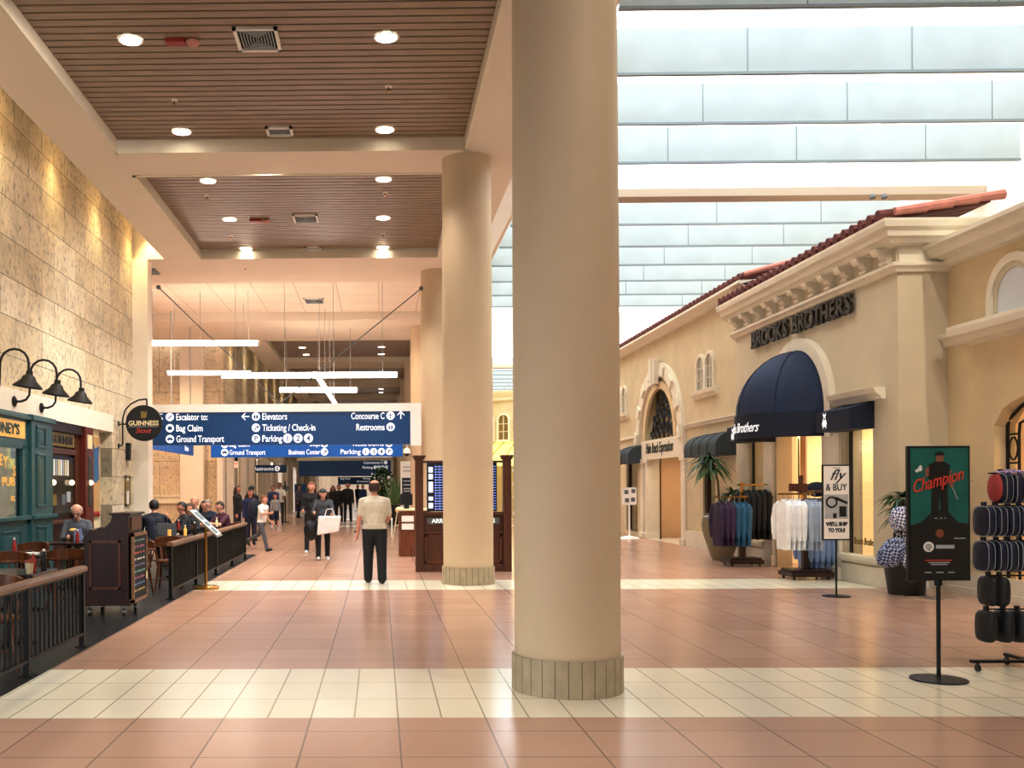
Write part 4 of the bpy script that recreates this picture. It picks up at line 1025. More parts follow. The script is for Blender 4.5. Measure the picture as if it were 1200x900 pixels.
for i in range(nv):
    for j in range(ns): m._f([V[i,j],V[i,j+1],V[i+1,j+1],V[i+1,j]])
m.build('dome',M['navy'],t,smooth=True)
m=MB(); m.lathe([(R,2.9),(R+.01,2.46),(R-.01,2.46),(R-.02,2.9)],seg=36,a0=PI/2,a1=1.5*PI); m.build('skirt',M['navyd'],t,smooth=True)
for j in (0,3,6,9,12):
    th=PI/2+PI*j/12
    MB().tube([(R*1.003*math.cos(PI/2*i/10)*math.cos(th),R*1.003*math.cos(PI/2*i/10)*math.sin(th),2.9+R*1.043*math.sin(PI/2*i/10)) for i in range(11)],.008,6).build('seam',M['navyd'],t)
o=text('Brooks Brothers',.26,M['script'],(-(R+.012),0,2.58),'right',t,'CENTER',shear=.55,width=1.25,bold=.001,bend=R+.01)
def logo(t,x,y,z,s=1):
    m=MB()
    m.prism([(y+a*s,z+b*s) for a,b in ((-.09,0),(-.07,-.05),(-.06,-.1),(-.03,-.06),(.04,-.06),(.06,-.1),(.08,-.04),(.1,.0),(.07,.05),(0,.07),(-.07,.05))],'x',x-.006,x-.002)
    m.prism([(y+a*s,z+b*s) for a,b in ((-.07,.05),(-.01,.16),(.01,.16),(.07,.05),(.05,.05),(0,.13),(-.05,.05))],'x',x-.006,x-.002)
    m.prism([(y+a*s,z+b*s) for a,b in ((-.06,.2),(0,.16),(.06,.2),(.05,.13),(0,.15),(-.05,.13))],'x',x-.006,x-.002)
    return m.build('fleece_emblem',M['script'],t)
for (a,b,l) in ((15.45,16.62,'small navy slanted awning with white emblem over the right shop window'),(19.62,20.85,'small navy slanted awning with white emblem over the left shop window')):
    t=thing('window_awning',l,'awning',(BX,a,0)); w=b-a
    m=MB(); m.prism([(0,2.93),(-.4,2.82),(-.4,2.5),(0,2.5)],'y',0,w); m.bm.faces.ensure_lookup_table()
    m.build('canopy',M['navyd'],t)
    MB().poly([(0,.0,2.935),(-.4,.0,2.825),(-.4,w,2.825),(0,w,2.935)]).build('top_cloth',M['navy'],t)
    logo(t,-.4,w*.72,2.63,.9)
for n,(a,b) in enumerate(((15.1,16.7),(19.5,21.0))):
    m=MB(); A=[(0,2.94),(-.06,2.94),(-.1,3.0),(-.16,3.04),(-.2,3.12),(0,3.12)]
    q=MB(); q.prism(A,'y',0,1) if False else None
    mb=mould([(BX+x,z) for x,z in A],a,b); struct(mb,'trim_window_hood_%d'%(n+1),M['trim'])
# interior
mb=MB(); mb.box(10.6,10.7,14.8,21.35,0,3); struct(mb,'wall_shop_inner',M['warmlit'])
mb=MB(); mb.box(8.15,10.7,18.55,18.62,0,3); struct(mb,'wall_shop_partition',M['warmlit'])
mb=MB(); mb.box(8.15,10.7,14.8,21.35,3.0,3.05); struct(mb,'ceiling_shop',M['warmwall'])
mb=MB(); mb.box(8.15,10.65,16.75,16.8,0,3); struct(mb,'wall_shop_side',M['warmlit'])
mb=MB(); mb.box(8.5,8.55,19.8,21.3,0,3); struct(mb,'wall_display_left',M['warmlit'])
for y in (16,17.7,19.6): spot((8.9,y,2.95),55,(1,.88,.68),ang=150,name='shop_lamp')
for n,(a,b,z0) in enumerate(((15.5,16.45,.46),(19.8,20.7,.46),)):
    mb=MB(); mb.box(BX+.1,BX+.11,a,b,z0,2.53); struct(mb,'window_%d'%(n+1),M['glass'])
    mb=MB(); mb.box(BX+.08,BX+.12,b-.05,b,z0,2.53); mb.box(BX+.08,BX+.12,a,a+.03,z0,2.53); struct(mb,'window_%d_frame'%(n+1),M['blackp'])
tag(MB().box(-.01,.01,-.01,.01,0,2.5).build('door_frame_bar',M['blackp'],loc=(BX+.2,18.7,0)),'thin dark upright of the glass door in the shop entrance','door frame')
t=thing('window_script','gold cursive shop name low on the right shop window','window lettering',(BX+.08,16.3,.62)); text('Brooks Brothers',.17,M['goldp'],(0,0,0),'right',t,'LEFT',shear=.4,width=.72)
# things inside shop
t=thing('mannequin','headless mannequin torso in pale shirt inside the right shop window','mannequin',(8.5,15.75,.46))
m=MB(); m.lathe([(.02,.55),(.12,.6),(.15,.75),(.13,.9),(.17,1.05),(.19,1.2),(.14,1.32),(.05,1.38),(.045,1.45),(0,1.46)],seg=24,sy=.65); m.build('torso',cm('d8b8b4'),t,smooth=True); MB().cyl((0,0,0),(0,0,.56),.015).build('pole',M['black'],t)
t=thing('display_shelf','dark wooden shelf with goods seen through the shop entrance','shelf',(9.9,17.6,0))
for z in (.5,1.0,1.5,2.05): MB().box(-.3,.3,-.6,.6,z,z+.04).build('shelf_board',M['wood'],t)
for s in (-.6,.58): MB().box(-.3,.3,s,s+.03,0,2.1).build('side_panel',M['wood'],t)
for k,(z,c) in enumerate(((.54,'28304a'),(1.04,'e8e4dc'),(1.54,'8aa0c0'),(1.04,'3a3a48'))):
    m=MB(); 
    for j in range(3): m.box(-.2,.15,-.45+.3*(k%2),-.2+.3*(k%2),z+j*.06,z+j*.06+.055)
    tag(m.build('folded_shirts',cm(c),bevel=.015,loc=(9.9,17.6,0)),'pile of folded %s shirts on the dark shelf'%['navy','white','light blue','charcoal'][k],'clothes')
t=thing('mannequin','mannequin in white shirt and dark cap standing in the shop entrance','mannequin',(8.6,17.35,0))
m=MB(); m.lathe([(.1,.85),(.15,1.0),(.14,1.15),(.18,1.3),(.2,1.42),(.1,1.52),(.05,1.56),(.05,1.62),(.09,1.68),(.1,1.78),(.06,1.86),(0,1.88)],seg=24,sy=.7); m.build('torso',M['paper'],t,smooth=True); MB().cyl((0,0,0),(0,0,.86),.02).build('pole',M['black'],t); MB().lathe([(0,0),(.16,0),(.16,.02),(0,.02)]).build('base',M['black'],t); MB().sph((0,0,1.8),(.11,.1,.09)).build('cap',M['blackp'],t,smooth=True)

# ================================================================== second shop (script name)
SX=8.2; AY=28.4
mb=MB()
for a,b,z0,z1 in ((21.4,23.75,0,6.1),(23.75,24.65,0,.12),(23.75,24.65,2.6,6.1),(24.65,26.0,0,6.1),(30.3,30.9,0,6.1),(30.9,32.3,2.6,6.1),(30.9,32.3,0,.12),(32.3,46,0,6.1)): mb.box(SX,SX+.3,a,b,z0,z1)
# wall around the arched grille
pts=[(26.0,2.4),(26.0,6.1),(30.3,6.1),(30.3,2.4)]
mb.box(SX,SX+.3,26.0,30.3,4.5,6.1); mb.box(SX,SX+.3,26.0,30.3,2.45,2.98)
ns=24
for k in range(ns):
    a0=PI*k/ns;a1=PI*(k+1)/ns; y0,y1=AY+1.45*math.cos(a0),AY+1.45*math.cos(a1); z0,z1=2.98+1.45*math.sin(a0),2.98+1.45*math.sin(a1)
    V=[mb.bm.verts.new((SX,y,z)) for y,z in ((y0,z0),(y0,4.5),(y1,4.5),(y1,z1))]; mb._f(V)
mb.box(SX,SX+.3,26.0,AY-1.45,2.98,4.5); mb.box(SX,SX+.3,AY+1.45,30.3,2.98,4.5)
struct(mb,'wall_script_shop',M['stucco'])
mb=MB(); mb.box(SX+.5,SX+.55,26.0,33,2.9,5.2); struct(mb,'wall_grille_backing',M['warmwall'])
t=thing('arch_surround','pale stone arch surround with raised blocks above the script shop sign','arch',(SX,AY,2.6))
m=MB(); m.arch(0,.15,2.02,2.42,'x',-.1,.02,seg=40); m.box(-.1,.02,2.02,2.42,-.25,.15); m.box(-.1,.02,-2.42,-2.02,-.25,.15); m.build('voussoir_ring',M['trim'],t)
for k,a in enumerate((8,30,52,74,106,128,150,172)):
    b=MB(); b.arch(0,.15,2.08,2.36,'x',-.16,-.1,math.radians(a-4.5),math.radians(a+4.5),3); b.build('raised_block',M['trim'],t,bevel=.01)
b=MB(); b.prism([(-.22,1.95),(.22,1.95),(.3,2.66),(-.3,2.66)],'x',-.24,-.1); b.prism([(-.07,1.9),(.07,1.9),(.11,2.7),(-.11,2.7)],'x',-.3,-.1); b.build('keystone',M['trim'],t,bevel=.01)
m=MB(); m.arch(0,.38,1.45,1.66,'x',-.06,.02,seg=32); m.build('inner_ring',M['stucco2'],t)
t=thing('iron_grille','black scrolled iron grille filling the arch over the script sign','grille',(SX+.12,AY,2.98))
m=MB(); m.tube([(0,0,.02),(0,0,1.43)],.03,6)
def scroll(y,z,r,s,turn=1.6):
    P=[]
    for k in range(18):
        a=k/17*2*PI*turn; rr=r*(1-.75*k/17); P.append((0,y+s*rr*math.cos(a+PI),z+rr*math.sin(a+PI)))
    m.tube(P,.028,6)
for s in (-1,1):
    for (y,z,r) in ((.22,.35,.2),(.25,.8,.2),(.62,.28,.2),(.62,.7,.18),(1.02,.28,.18),(.95,.62,.14),(.2,1.15,.15),(.55,1.02,.14),(1.25,.2,.1)): scroll(s*y,z,r,s)
    m.tube([(0,s*.42,0),(0,s*.46,.6),(0,s*.3,1.1),(0,s*.1,1.35)],.025,6); m.tube([(0,s*.82,0),(0,s*.84,.5),(0,s*.7,1.0)],.025,6)
    m.tube([(0,s*1.15,0),(0,s*1.1,.5)],.022,6)
m.build('scrollwork',M['blackp'],t)
t=thing('shop_sign','cream sign board with black handwritten style shop name under the arched grille','sign',(SX-.03,AY-.1,2.68))
MB().box(-.03,.03,-1.95,1.95,-.3,.28).build('board',M['trim'],t,bevel=.01)
text('Palm Beach Expressions',.42,M['blackp'],(-.035,0,-.1),'right',t,'CENTER',shear=.35,width=2.75,bold=.01)
# opening pilasters and interior
for n,(a,b) in enumerate(((25.95,26.3),(29.55,29.85),(30.0,30.4))):
    mb=MB(); mb.box(SX-.06,SX+.3,a,b,0,2.42); mb.box(SX-.1,SX+.3,a-.04,b+.04,2.28,2.42); mb.box(SX-.1,SX+.3,a-.03,b+.03,0,.16); struct(mb,'trim_shop_pilaster_%d'%(n+1),M['trim'],bevel=.01)
mb=MB(); mb.box(11.2,11.3,21.4,40,0,3.2); mb.box(8.5,11.2,29.95,30.0,0,3.2); mb.box(8.5,11.2,26.2,26.25,0,3.2); mb.box(8.6,8.65,21.5,25.5,0,3.2); mb.box(8.6,8.65,30.5,33,0,3.2); struct(mb,'wall_script_shop_inner',mat('peach interior','e6c698',.8,var=.05,scale=1,emit=.06,ecol='e8b878'))  # inner walls carry a faint glow of their own as room light
mb=MB(); mb.box(8.5,11.3,21.4,40,3.2,3.25); struct(mb,'ceiling_script_shop',M['warmwall'])
mb=MB(); mb.box(8.1,11.2,26.3,29.6,0,.006); struct(mb,'floor_script_shop',M['cream'])
for y in (24.2,28,31.5): spot((9.2,y,3.1),60,(1,.84,.62),ang=150,name='shop_lamp')
t=thing('display_cabinet','low wooden display cabinet with folded goods inside the script shop','cabinet',(9.2,27.3,0)); MB().box(-.3,.3,-.55,.55,0,.8).build('body',M['oak'],t,bevel=.01)
for k in range(4): tag(MB().sph((0,0,.07),(.16,.12,.1)).build('folded_goods',cm(['e8e4e0','d8b0b0','f0ece4','4a6a5a'][k]),smooth=True,loc=(9.1+.1*(k%2),26.95+.25*k,.8)),['white','pink','cream','green'][k]+' soft goods piled on the low wooden display cabinet','soft goods')
t=thing('clothes_rail','pale grey dresses hanging on a rail inside the script shop','clothes rail',(9.8,27.2,0)); m=MB()
for k in range(6): m.box(-.15,.15,-.5+k*.16,-.4+k*.16,.7,1.75)
m.build('dresses',cm('c2c4c6'),t,bevel=.03); MB().cyl((0,-.6,1.8),(0,.6,1.8),.015).build('rail',M['steel'],t)
for s in (-.6,.6): MB().cyl((0,s,0),(0,s,1.8),.015).build('post',M['steel'],t)
tag(MB().box(-.02,0,-.22,.22,-.09,.09).build('notice_plate',M['grey'],loc=(10.8,29.0,1.6)),'grey notice plate on the peach wall inside the script shop','notice') if False else None
for y in (26.9,28.9): mb=MB(); mb.box(SX+.14,SX+.17,y,y+.03,0,2.4); struct(mb,'door_%d'%(1 if y<27 else 2),M['black'])
# ledges, twin windows
mb=MB(); mb.box(SX-.06,SX,21.4,25.95,3.12,3.2); mb.box(SX-.1,SX,21.4,25.95,3.2,3.23); mb.box(SX-.06,SX,30.8,46,3.12,3.2); struct(mb,'trim_shop_ledge',M['trim'])
def twin(y,label):
    t=thing('twin_window',label,'window',(SX,y,4.0),group='twin arched windows on the sandy wall')
    for s in (-.33,.33):
        f=MB(); f.arch(s,.62,.24,.32,'x',-.07,.02); f.box(-.07,.02,s-.32,s-.24,0,.62); f.box(-.07,.02,s+.24,s+.32,0,.62); f.box(-.04,0,s-.018,s+.018,0,.85)
        for z in (.27,.55): f.box(-.04,0,s-.24,s+.24,z,z+.025)
        w=f.build('window_frame',M['trim'],t); g=MB(); g.box(-.012,0,s-.25,s+.25,0,.62); g.arch(s,.62,0.001,.25,'x',-.012,0); g.build('pane',cm('a39a80',.4),w)
    b=mould([(0,-.2),(-.06,-.2),(-.08,-.12),(-.14,-.1),(-.16,0),(0,0)],-.85,.85); b.build('sill',M['trim'],t,bevel=.005)
twin(24.35,'twin arched white window on the sandy wall left of the navy dome awning')
twin(32.7,'twin arched white window on the sandy wall beside the big column, left of the arch')
twin(41,'twin arched white window hidden far along the sandy wall')
# barrel awnings
def barrel(y0,y1,label,pane=True):
    t=thing('barrel_awning',label,'awning',(SX,y0,0)); w=y1-y0
    P=[(0,2.3),(-.48,2.3)]
    for k in range(9):
        a=PI/2*k/8; P.append((-.48+.0-(.0)+.48*(1-math.cos(a)) ,2.52+.34*math.sin(a)))
    m=mould(P,0,w); m.build('canopy',M['greya'],t,smooth=True)
    for k in range(1,4): MB().tube([(x-.004,w*k/4,z+.004) for x,z in P[1:]],.008,5).build('seam',M['blackp'],t)
barrel(22.35,24.65,'charcoal barrel awning over the window beside the tall palm'); barrel(30.2,31.7,'charcoal barrel awning nearest the right edge of the big column')
for n,(a,b) in enumerate(((23.75,24.65),(30.9,32.3))):
    mb=MB(); mb.box(SX+.1,SX+.11,a,b,.12,2.6); struct(mb,'window_%d'%(3+n),M['glass'])
    mb=MB(); mb.box(SX+.05,SX+.15,b-.16,b,.12,2.6); mb.box(SX+.05,SX+.15,a,a+.04,.12,2.6); mb.box(SX+.05,SX+.15,a,b,.12,.17); struct(mb,'window_%d_frame'%(3+n),M['woodd'])
mb=MB(); mb.box(SX-.05,SX,21.4,25.95,0,.4); struct(mb,'baseboard_script_shop',M['trim'])
# eave of second building
t=roof('tile_roof','long clay tiled eave over the sandy shop wall',7.9,6.09,9.4,6.5,21.2,46,.3,M['rooft'])
m=mould([(7.88,6.0),(7.84,6.02),(7.84,6.08),(8.3,6.1),(8.3,5.98),(8.2,5.9),(8.1,5.9)],21.2,46); m.build('eave_board',M['trim'],t)
MB().prism([(7.9,6.0),(9.4,6.4),(9.4,6.1),(8.2,5.9)],'y',21.2,21.3).build('gable_end',M['trim'],t)
MB().cyl((7.95,21.2,6.2),(9.3,21.2,6.56),.06,seg=8).build('rake_tile',M['roofp'],t)

# ================================================================== near right wall
NX=8.6
mb=MB()
mb.box(NX,NX+.3,13.66,14.75,0,5.0); mb.box(NX,NX+.3,4,13.66,2.95,5.0); mb.box(NX,NX+.3,4,10.7,0,2.95); mb.box(NX,NX+.3,10.7,13.66,0,.15)
ns=10
def archz(y): u=(y-12.18)/1.48; return 2.42+.45*math.sqrt(max(0,1-u*u))
for k in range(16):
    y0=10.7+2.96*k/16; y1=10.7+2.96*(k+1)/16
    V=[mb.bm.verts.new((NX,y,z)) for y,z in ((y0,archz(y0)),(y1,archz(y1)),(y1,2.95),(y0,2.95))]; mb._f(V)
    V=[mb.bm.verts.new((x,y,z)) for x,y,z in ((NX,y0,archz(y0)),(NX,y1,archz(y1)),(NX+.3,y1,archz(y1)),(NX+.3,y0,archz(y0)))]; mb._f(V)
mb.box(NX,NX+.3,-8,4,0,5.0)
struct(mb,'wall_right',M['stucco2'])
mb=mould([(NX,4.88),(NX-.1,4.9),(NX-.12,4.96),(NX-.3,5.0),(NX-.34,5.12),(NX-.4,5.14),(NX-.4,5.2),(NX,5.24)],-8,14.75); struct(mb,'trim_cornice_right',M['trim'])
mb=mould([(NX,3.66),(NX-.06,3.68),(NX-.08,3.76),(NX-.14,3.80),(NX-.14,3.86),(NX,3.88)],-8,14.75); struct(mb,'trim_ledge_right',M['trim'])
mb=MB(); mb.box(NX-.05,NX,-8,14.75,0,.32); mb.box(NX-.08,NX,-8,14.75,0,.1); struct(mb,'baseboard_right',M['trim'])
t=thing('niche_window','twin arched niche with pale panes above a heavy stone sill on the right wall','window',(NX,13.18,3.86))
b=mould([(0,-.24),(-.2,-.2),(-.28,-.14),(-.34,-.12),(-.36,-.03),(-.36,.02),(0,.03)],-2.2,1.0); b.build('sill',M['trim'],t,bevel=.005)
for yc in (-.0,-1.2):
    m=MB(); m.arch(yc,.32,.44,.56,'x',-.06,.03,seg=24); 
    for s in (-1,1): a,c=sorted((yc+s*.44,yc+s*.56)); m.box(-.06,.03,a,c,.02,.32)
    f=m.build('moulding',M['trim'],t)
    m=MB(); m.arch(yc,.32,.36,.44,'x',-.03,.03,seg=24)
    for s in (-1,1): a,c=sorted((yc+s*.36,yc+s*.44)); m.box(-.03,.03,a,c,.02,.32)
    m.build('inner_moulding',M['stucco3'],f)
    m=MB(); m.arch(yc,.32,.001,.37,'x',-.015,-.01,seg=24); m.box(-.015,-.01,yc-.37,yc+.37,.02,.32); m.build('pane',M['winpane'],f)
m=MB(); m.cyl((-.12,-.6,.02),(-.12,-.6,.5),.06,.05); m.box(-.22,-.02,-.7,-.5,.5,.58); m.box(-.2,-.04,-.68,-.52,.46,.5); m.box(-.2,-.04,-.68,-.52,.02,.07); m.build('colonette',M['trim'],t,smooth=False)
# wrought iron window
t=thing('iron_window','arched window with ornate black wrought iron frame behind the travel bag rack','window',(NX+.18,12.18,0))
m=MB()
m.tube([(0,1.46,.15),(0,1.46,2.4)]+[(0,1.44-.3*k,archz(12.18+1.44-.3*k)-.02) for k in range(10)],.025,6)
m.tube([(0,1.22,.15),(0,1.22,2.3)]+[(0,1.2-.3*k,archz(12.18+1.2-.3*k)-.24) for k in range(9)],.02,6)
for z in (.4,.9,1.4,1.9,2.3): m.tube([(0,1.46,z),(0,1.22,z)],.015,5)
for z in (.65,1.15,1.65,2.1):
    P=[(0,1.34+.09*math.cos(a),z+.16*math.sin(a)) for a in [2*PI*k/10 for k in range(11)]]; m.tube(P,.014,5)
for k in range(7): m.tube([(0,1.0-.35*k,archz(13.18-.35*k)-.03),(0,.95-.35*k,archz(13.13-.35*k)-.26)],.015,5)
m.tube([(0,.2,.15),(0,.2,2.5)],.02,6); m.build('ironwork',M['iron'],t)
m=MB(); m.box(.02,.03,-1.48,1.48,.15,2.9); m.build('glass',M['glass'],t)
mb=MB(); mb.box(NX+.9,NX+.95,9,14.7,0,3); struct(mb,'wall_window_backing',mat('warm backing','e8c088',.8,var=.1,scale=2,emit=.25,ecol='f0c080'))  # warm interior light put into this backing as emission
spot((NX+.5,12.2,2.9),40,(1,.78,.5),ang=150)

# ================================================================== clothes
def shirt(label,loc,c,L=.85,w=.27,tail=True):
    t=thing('hanging_shirt',label,'shirt',loc)
    m=MB(); n=20; Z=[(0,.06,.03),(-.03,.09,.035),(-.06,.2,.03),(-.1,.245,.04),(-.18,.25,.055),(-.35,.245,.06),(-.55,.25,.065),(-.75,.26,.06),(-1,.24,.05)]
    rr=[]
    ph=random.uniform(0,6)
    for z,hw,th in Z:
        z=z*L; row=[]
        for k in range(n):
            a=2*PI*k/n; wob=1+.22*math.sin(5*a+ph+z*3)*(min(1,-z*3))
            row.append(m.bm.verts.new((th*math.cos(a)*wob, hw*w/.25*math.sin(a), z+.012*math.sin(4*a+ph))))
        rr.append(row)
    for i in range(len(rr)-1):
        for k in range(n): m._f([rr[i][k],rr[i][(k+1)%n],rr[i+1][(k+1)%n],rr[i+1][k]])
    m._f(rr[0][::-1]); m._f(rr[-1]); m.build('shirt_body',c,t,smooth=True)
    for s in (-1,1):
        MB().tube([(0,s*.17*w/.25,-.07*L),(-.01,s*.24*w/.25,-.14*L),(-.03,s*.27*w/.25,-.4*L),(-.03,s*.27*w/.25,-.66*L),(-.025,s*.262*w/.25,-.82*L)],.05,10,[.045,.06,.06,.052,.035]).build('sleeve',c,t,smooth=True)
    MB().tube([(0,-.03,.0),(0,0,.05),(0,.0,.1),(0,.03,.12),(0,.04,.09)],.005,5).build('hanger_hook',M['steel'],t)
    return t
def rack(x,y,label,arms,base=.34):
    t=thing('clothes_rack',label,'clothes rack',(x,y,0))
    m=MB(); m.box(-base,base,-base*.8,base*.8,.05,.13); m.box(-base*.9,base*.9,-base*.7,base*.7,.13,.17); m.build('base',M['woodd'],t,bevel=.01)
    for a in (-1,1):
        for b in (-1,1): MB().cyl((a*base*.8-.015,b*base*.6,.025),(a*base*.8+.015,b*base*.6,.025),.025).build('caster',M['blackp'],t)
    MB().box(-.055,.055,-.055,.055,.17,1.3).build('post',M['woodd'],t,bevel=.005)
    for x0,x1,yo,z in arms:
        MB().box(min(x0,x1),max(x0,x1),yo-.015,yo+.015,z,z+.03).build('bar',M['brass'],t,bevel=.004)
        MB().box(-.03,.03,min(0,yo),max(0,yo)+.02,z-.01,z+.04).build('arm',M['brass'],t)
    MB().box(-.02,.02,-.02,.02,1.3,1.66 if arms[-1][3]>1.5 else 1.45).build('upper_post',M['brass'],t)
    return t
rack(7.22,19.4,'wooden four way clothes rack with plum, teal and black shirts by the pot',[(-.6,.05,-.2,1.36),(-.05,.55,.1,1.6)])
cols=[('34203f','dark plum'),('3d2347','plum'),('43274c','deep purple'),('2f5f80','teal blue'),('2c6a8e','bright teal'),('33688a','dusty teal')]
for k,(c,nm) in enumerate(cols): shirt('%s shirt, %s from the left on the lower bar beside the big pot'%(nm,ORD[k]),(6.68+k*.105,19.2,1.27),cm(c),.86)
for k in range(5): shirt('black shirt, %s from the left on the upper bar beside the big pot'%ORD[k],(7.28+k*.11,19.5,1.51),cm(['17171c','1b1b20','141418','1e1e24','18181d'][k]),.98)
rack(7.3,16.7,'wooden four way clothes rack with white, grey and blue shirts behind fly and buy sign',[(-.55,.05,-.2,1.44),(-.05,.6,.1,1.46)],.36)
for k in range(4): shirt('white shirt, %s from the left on the rack behind the fly and buy sign'%ORD[k],(6.84+k*.085,16.5,1.36),cm(['f0f0f2','e9eaee','f2f2f4','eceef2'][k]),.84)
for k in range(3): shirt('pale grey blue shirt hanging %s right of the white shirts'%ORD[k],(7.20+k*.075,16.45,1.35),cm(['aab4c4','a2aec2','b2bac8'][k]),.84)
for k in range(5): shirt('light blue shirt, %s from the left on the upper bar behind fly and buy sign'%ORD[k],(7.42+k*.1,16.85,1.37),cm(['7f93b4','8799b6','788cae','8ea0bc','7a8fb0'][k]),.62)
for k in range(6): shirt('light blue shirt, %s from the left on the lower bar behind fly and buy sign'%ORD[k],(7.40+k*.1,16.95,.80),cm(['8ba0c6','7f95bf','90a4c8','8398c2','8ca2c8','7a90ba'][k]),.62)
tag(MB().tube([(0,0,0),(.6,0,0)],.015).build('lower_bar',M['brass'],loc=(7.36,16.95,.9)),'lower brass bar holding light blue shirts','bar') if False else None
t=thing('wood_sign_block','dark wooden cross shaped sign holder on top of the right clothes rack','sign holder',(7.18,16.6,1.47))
MB().box(-.03,.03,-.03,.03,0,.3).build('upright',M['wood'],t); MB().box(-.22,.1,-.04,-.03,.03,.16).build('plate',M['wood'],t,bevel=.004)
t=thing('baseball_cap','dark navy caps piled on top of the right clothes rack','cap',(7.52,16.75,1.5)); m=MB(); m.sph((0,0,.03),(.2,.15,.13)); m.build('crown',cm('1a2236'),t,smooth=True); MB().box(-.27,.27,-.16,.16,-.02,.02).build('tray',M['oak'],t)

# ================================================================== floor signs
t=thing('floor_sign','white fly and buy sign with black frame on a thin floor stand','floor sign',(6.57,14.03,0))
m=MB(); m.lathe([(0,0),(.19,0),(.19,.012),(.03,.02),(0,.02)],seg=36); m.build('base',M['black'],t,smooth=True); MB().cyl((0,0,.01),(0,0,.85),.013).build('pole',M['black'],t)
MB().box(-.2,.2,-.015,.015,.81,1.9).build('frame',M['blackp'],t,bevel=.004); MB().box(-.182,.182,-.018,-.015,.83,1.88).build('sheet',M['paper'],t)
text('fly',.22,M['blackp'],(0,-.02,1.68),'front',t,'CENTER',shear=.45); text('& BUY',.135,M['blackp'],(0,-.02,1.53),'front',t,'CENTER',width=.3)
text("WE'LL SHIP",.075,M['blackp'],(0,-.02,1.02),'front',t,'CENTER',width=.31,bold=.003); text("TO YOU!",.075,M['blackp'],(0,-.02,.93),'front',t,'CENTER',width=.24,bold=.003)
m=MB(); m.box(-.17,.17,-.0195,-.018,1.12,1.47); m.build('photo_print',M['lgrey'],t)
m=MB(); m.box(.04,.14,-.022,-.0195,1.15,1.3); m.box(-.05,0,-.022,-.0195,1.13,1.2)
for k in range(12):
    a=2*PI*k/12; 
m.arch(-.07,1.36,.06,.085,'y',-.022,-.0195,0,2*PI,20); m.prism([(-.02,1.4),(.15,1.33),(.16,1.36),(-.01,1.44)],'y',-.022,-.0195); m.build('bag_print',M['blackp'],t)
MB().box(-.05,.05,-.02,-.0185,1.845,1.853).build('print_line',M['grey'],t)
t=thing('floor_sign','tall black and green golf poster with red script Champion on a floor stand','floor sign',(4.6,8.04,0))
m=MB(); m.lathe([(0,0),(.215,0),(.215,.012),(.05,.03),(0,.03)],seg=40); m.build('base',M['black'],t,smooth=True)
m=MB(); m.cyl((0,0,.01),(0,0,.82),.016); m.cyl((0,-.0,.78),(0,0,.84),.03); m.build('pole',M['black'],t,smooth=True)
MB().box(-.255,.255,-.018,.018,.82,1.93).build('frame',M['blackp'],t,bevel=.004)
F=-.019
MB().box(-.235,.235,F-.002,F,.84,1.91).build('poster_black',M['posterk'],t); MB().box(-.235,.235,F-.004,F-.002,1.26,1.91).build('poster_green',M['posterg'],t)
m=MB(); P=[(-.235,1.24),(.235,1.24),(.235,1.29),(.15,1.30),(.08,1.38),(.04,1.40),(-.04,1.40),(-.09,1.36),(-.15,1.30),(-.235,1.28)]; m.prism(P,'y',F-.006,F-.004)
m.build('mound_print',M['posterk'],t)
m=MB()
m.prism([(-.07,1.37),(-.01,1.37),(.0,1.56),(.01,1.37),(.07,1.37),(.065,1.62),(.075,1.70),(.09,1.77),(.04,1.80),(-.04,1.80),(-.09,1.77),(-.1,1.68),(-.06,1.62)],'y',F-.008,F-.006)
m.prism([(-.035,1.85),(.04,1.85),(.035,1.875),(.0,1.885),(-.03,1.878)],'y',F-.010,F-.007); m.build('figure_clothes',mat('print dark','0c0c0e',.5,var=.1),t)
for nm_,P in (('figure_face',[(-.03,1.80),(.03,1.80),(.035,1.85),(-.032,1.85)]),('figure_arm',[(-.12,1.74),(-.085,1.76),(-.09,1.68),(-.11,1.67)]),('figure_arm',[(.07,1.66),(.1,1.68),(.115,1.60),(.09,1.58)])): MB().prism(P,'y',F-.0095,F-.0065).build(nm_,M['skinp'],t)
MB().prism([(.1,1.59),(.108,1.59),(.15,1.49),(.142,1.49)],'y',F-.009,F-.007).build('golf_club',M['lgrey'],t)
text('Champion',.15,M['redt'],(0,F-.012,1.60),(PI/2,-.27,0),t,'CENTER',shear=.6,width=.43,bold=.0)
m=MB(); m.disc((-.16,F-.008,1.74),.02,'y',12); m.disc((-.185,F-.008,1.725),.014,'y',12); m.disc((-.155,F-.0085,1.76),.012,'y',12); m.build('small_white_mark',M['paper'],t)
m=MB(); m.disc((0,F-.008,1.21),.035,'y',24); m.build('orange_seal',mat('seal','8a4a34',.5,var=.1),t)
m=MB(); m.arch(-.09,1.1,.03,.042,'y',F-.008,F-.002,0,2*PI,24)
for k in range(4): m.box(-.12,-.06,F-.006,F-.002,1.08+k*.014,1.087+k*.014)
m.build('round_emblem',M['paper'],t)
m=MB(); m.box(-.03,.12,F-.006,F-.002,1.085,1.115); m.build('word_block',M['lgrey'],t)
m=MB(); m.box(-.12,.1,F-.006,F-.002,.985,.993); m.build('red_line',M['redt'],t)
m=MB()
for a,b,z in ((-.09,.08,.965),(-.07,.06,.95),(.12,.21,1.165),(-.12,-.07,.885),(-.03,.03,.885),(.07,.12,.885),(-.04,-.02,1.33),(0,.02,1.33),(.04,.05,1.33)): m.box(a,b,F-.008,F-.002,z,z+.008)
m.build('small_print',M['lgrey'],t)
t=thing('floor_sign','small white sign with dark pictures on a white stand outside the script shop','floor sign',(7.55,29.4,0))
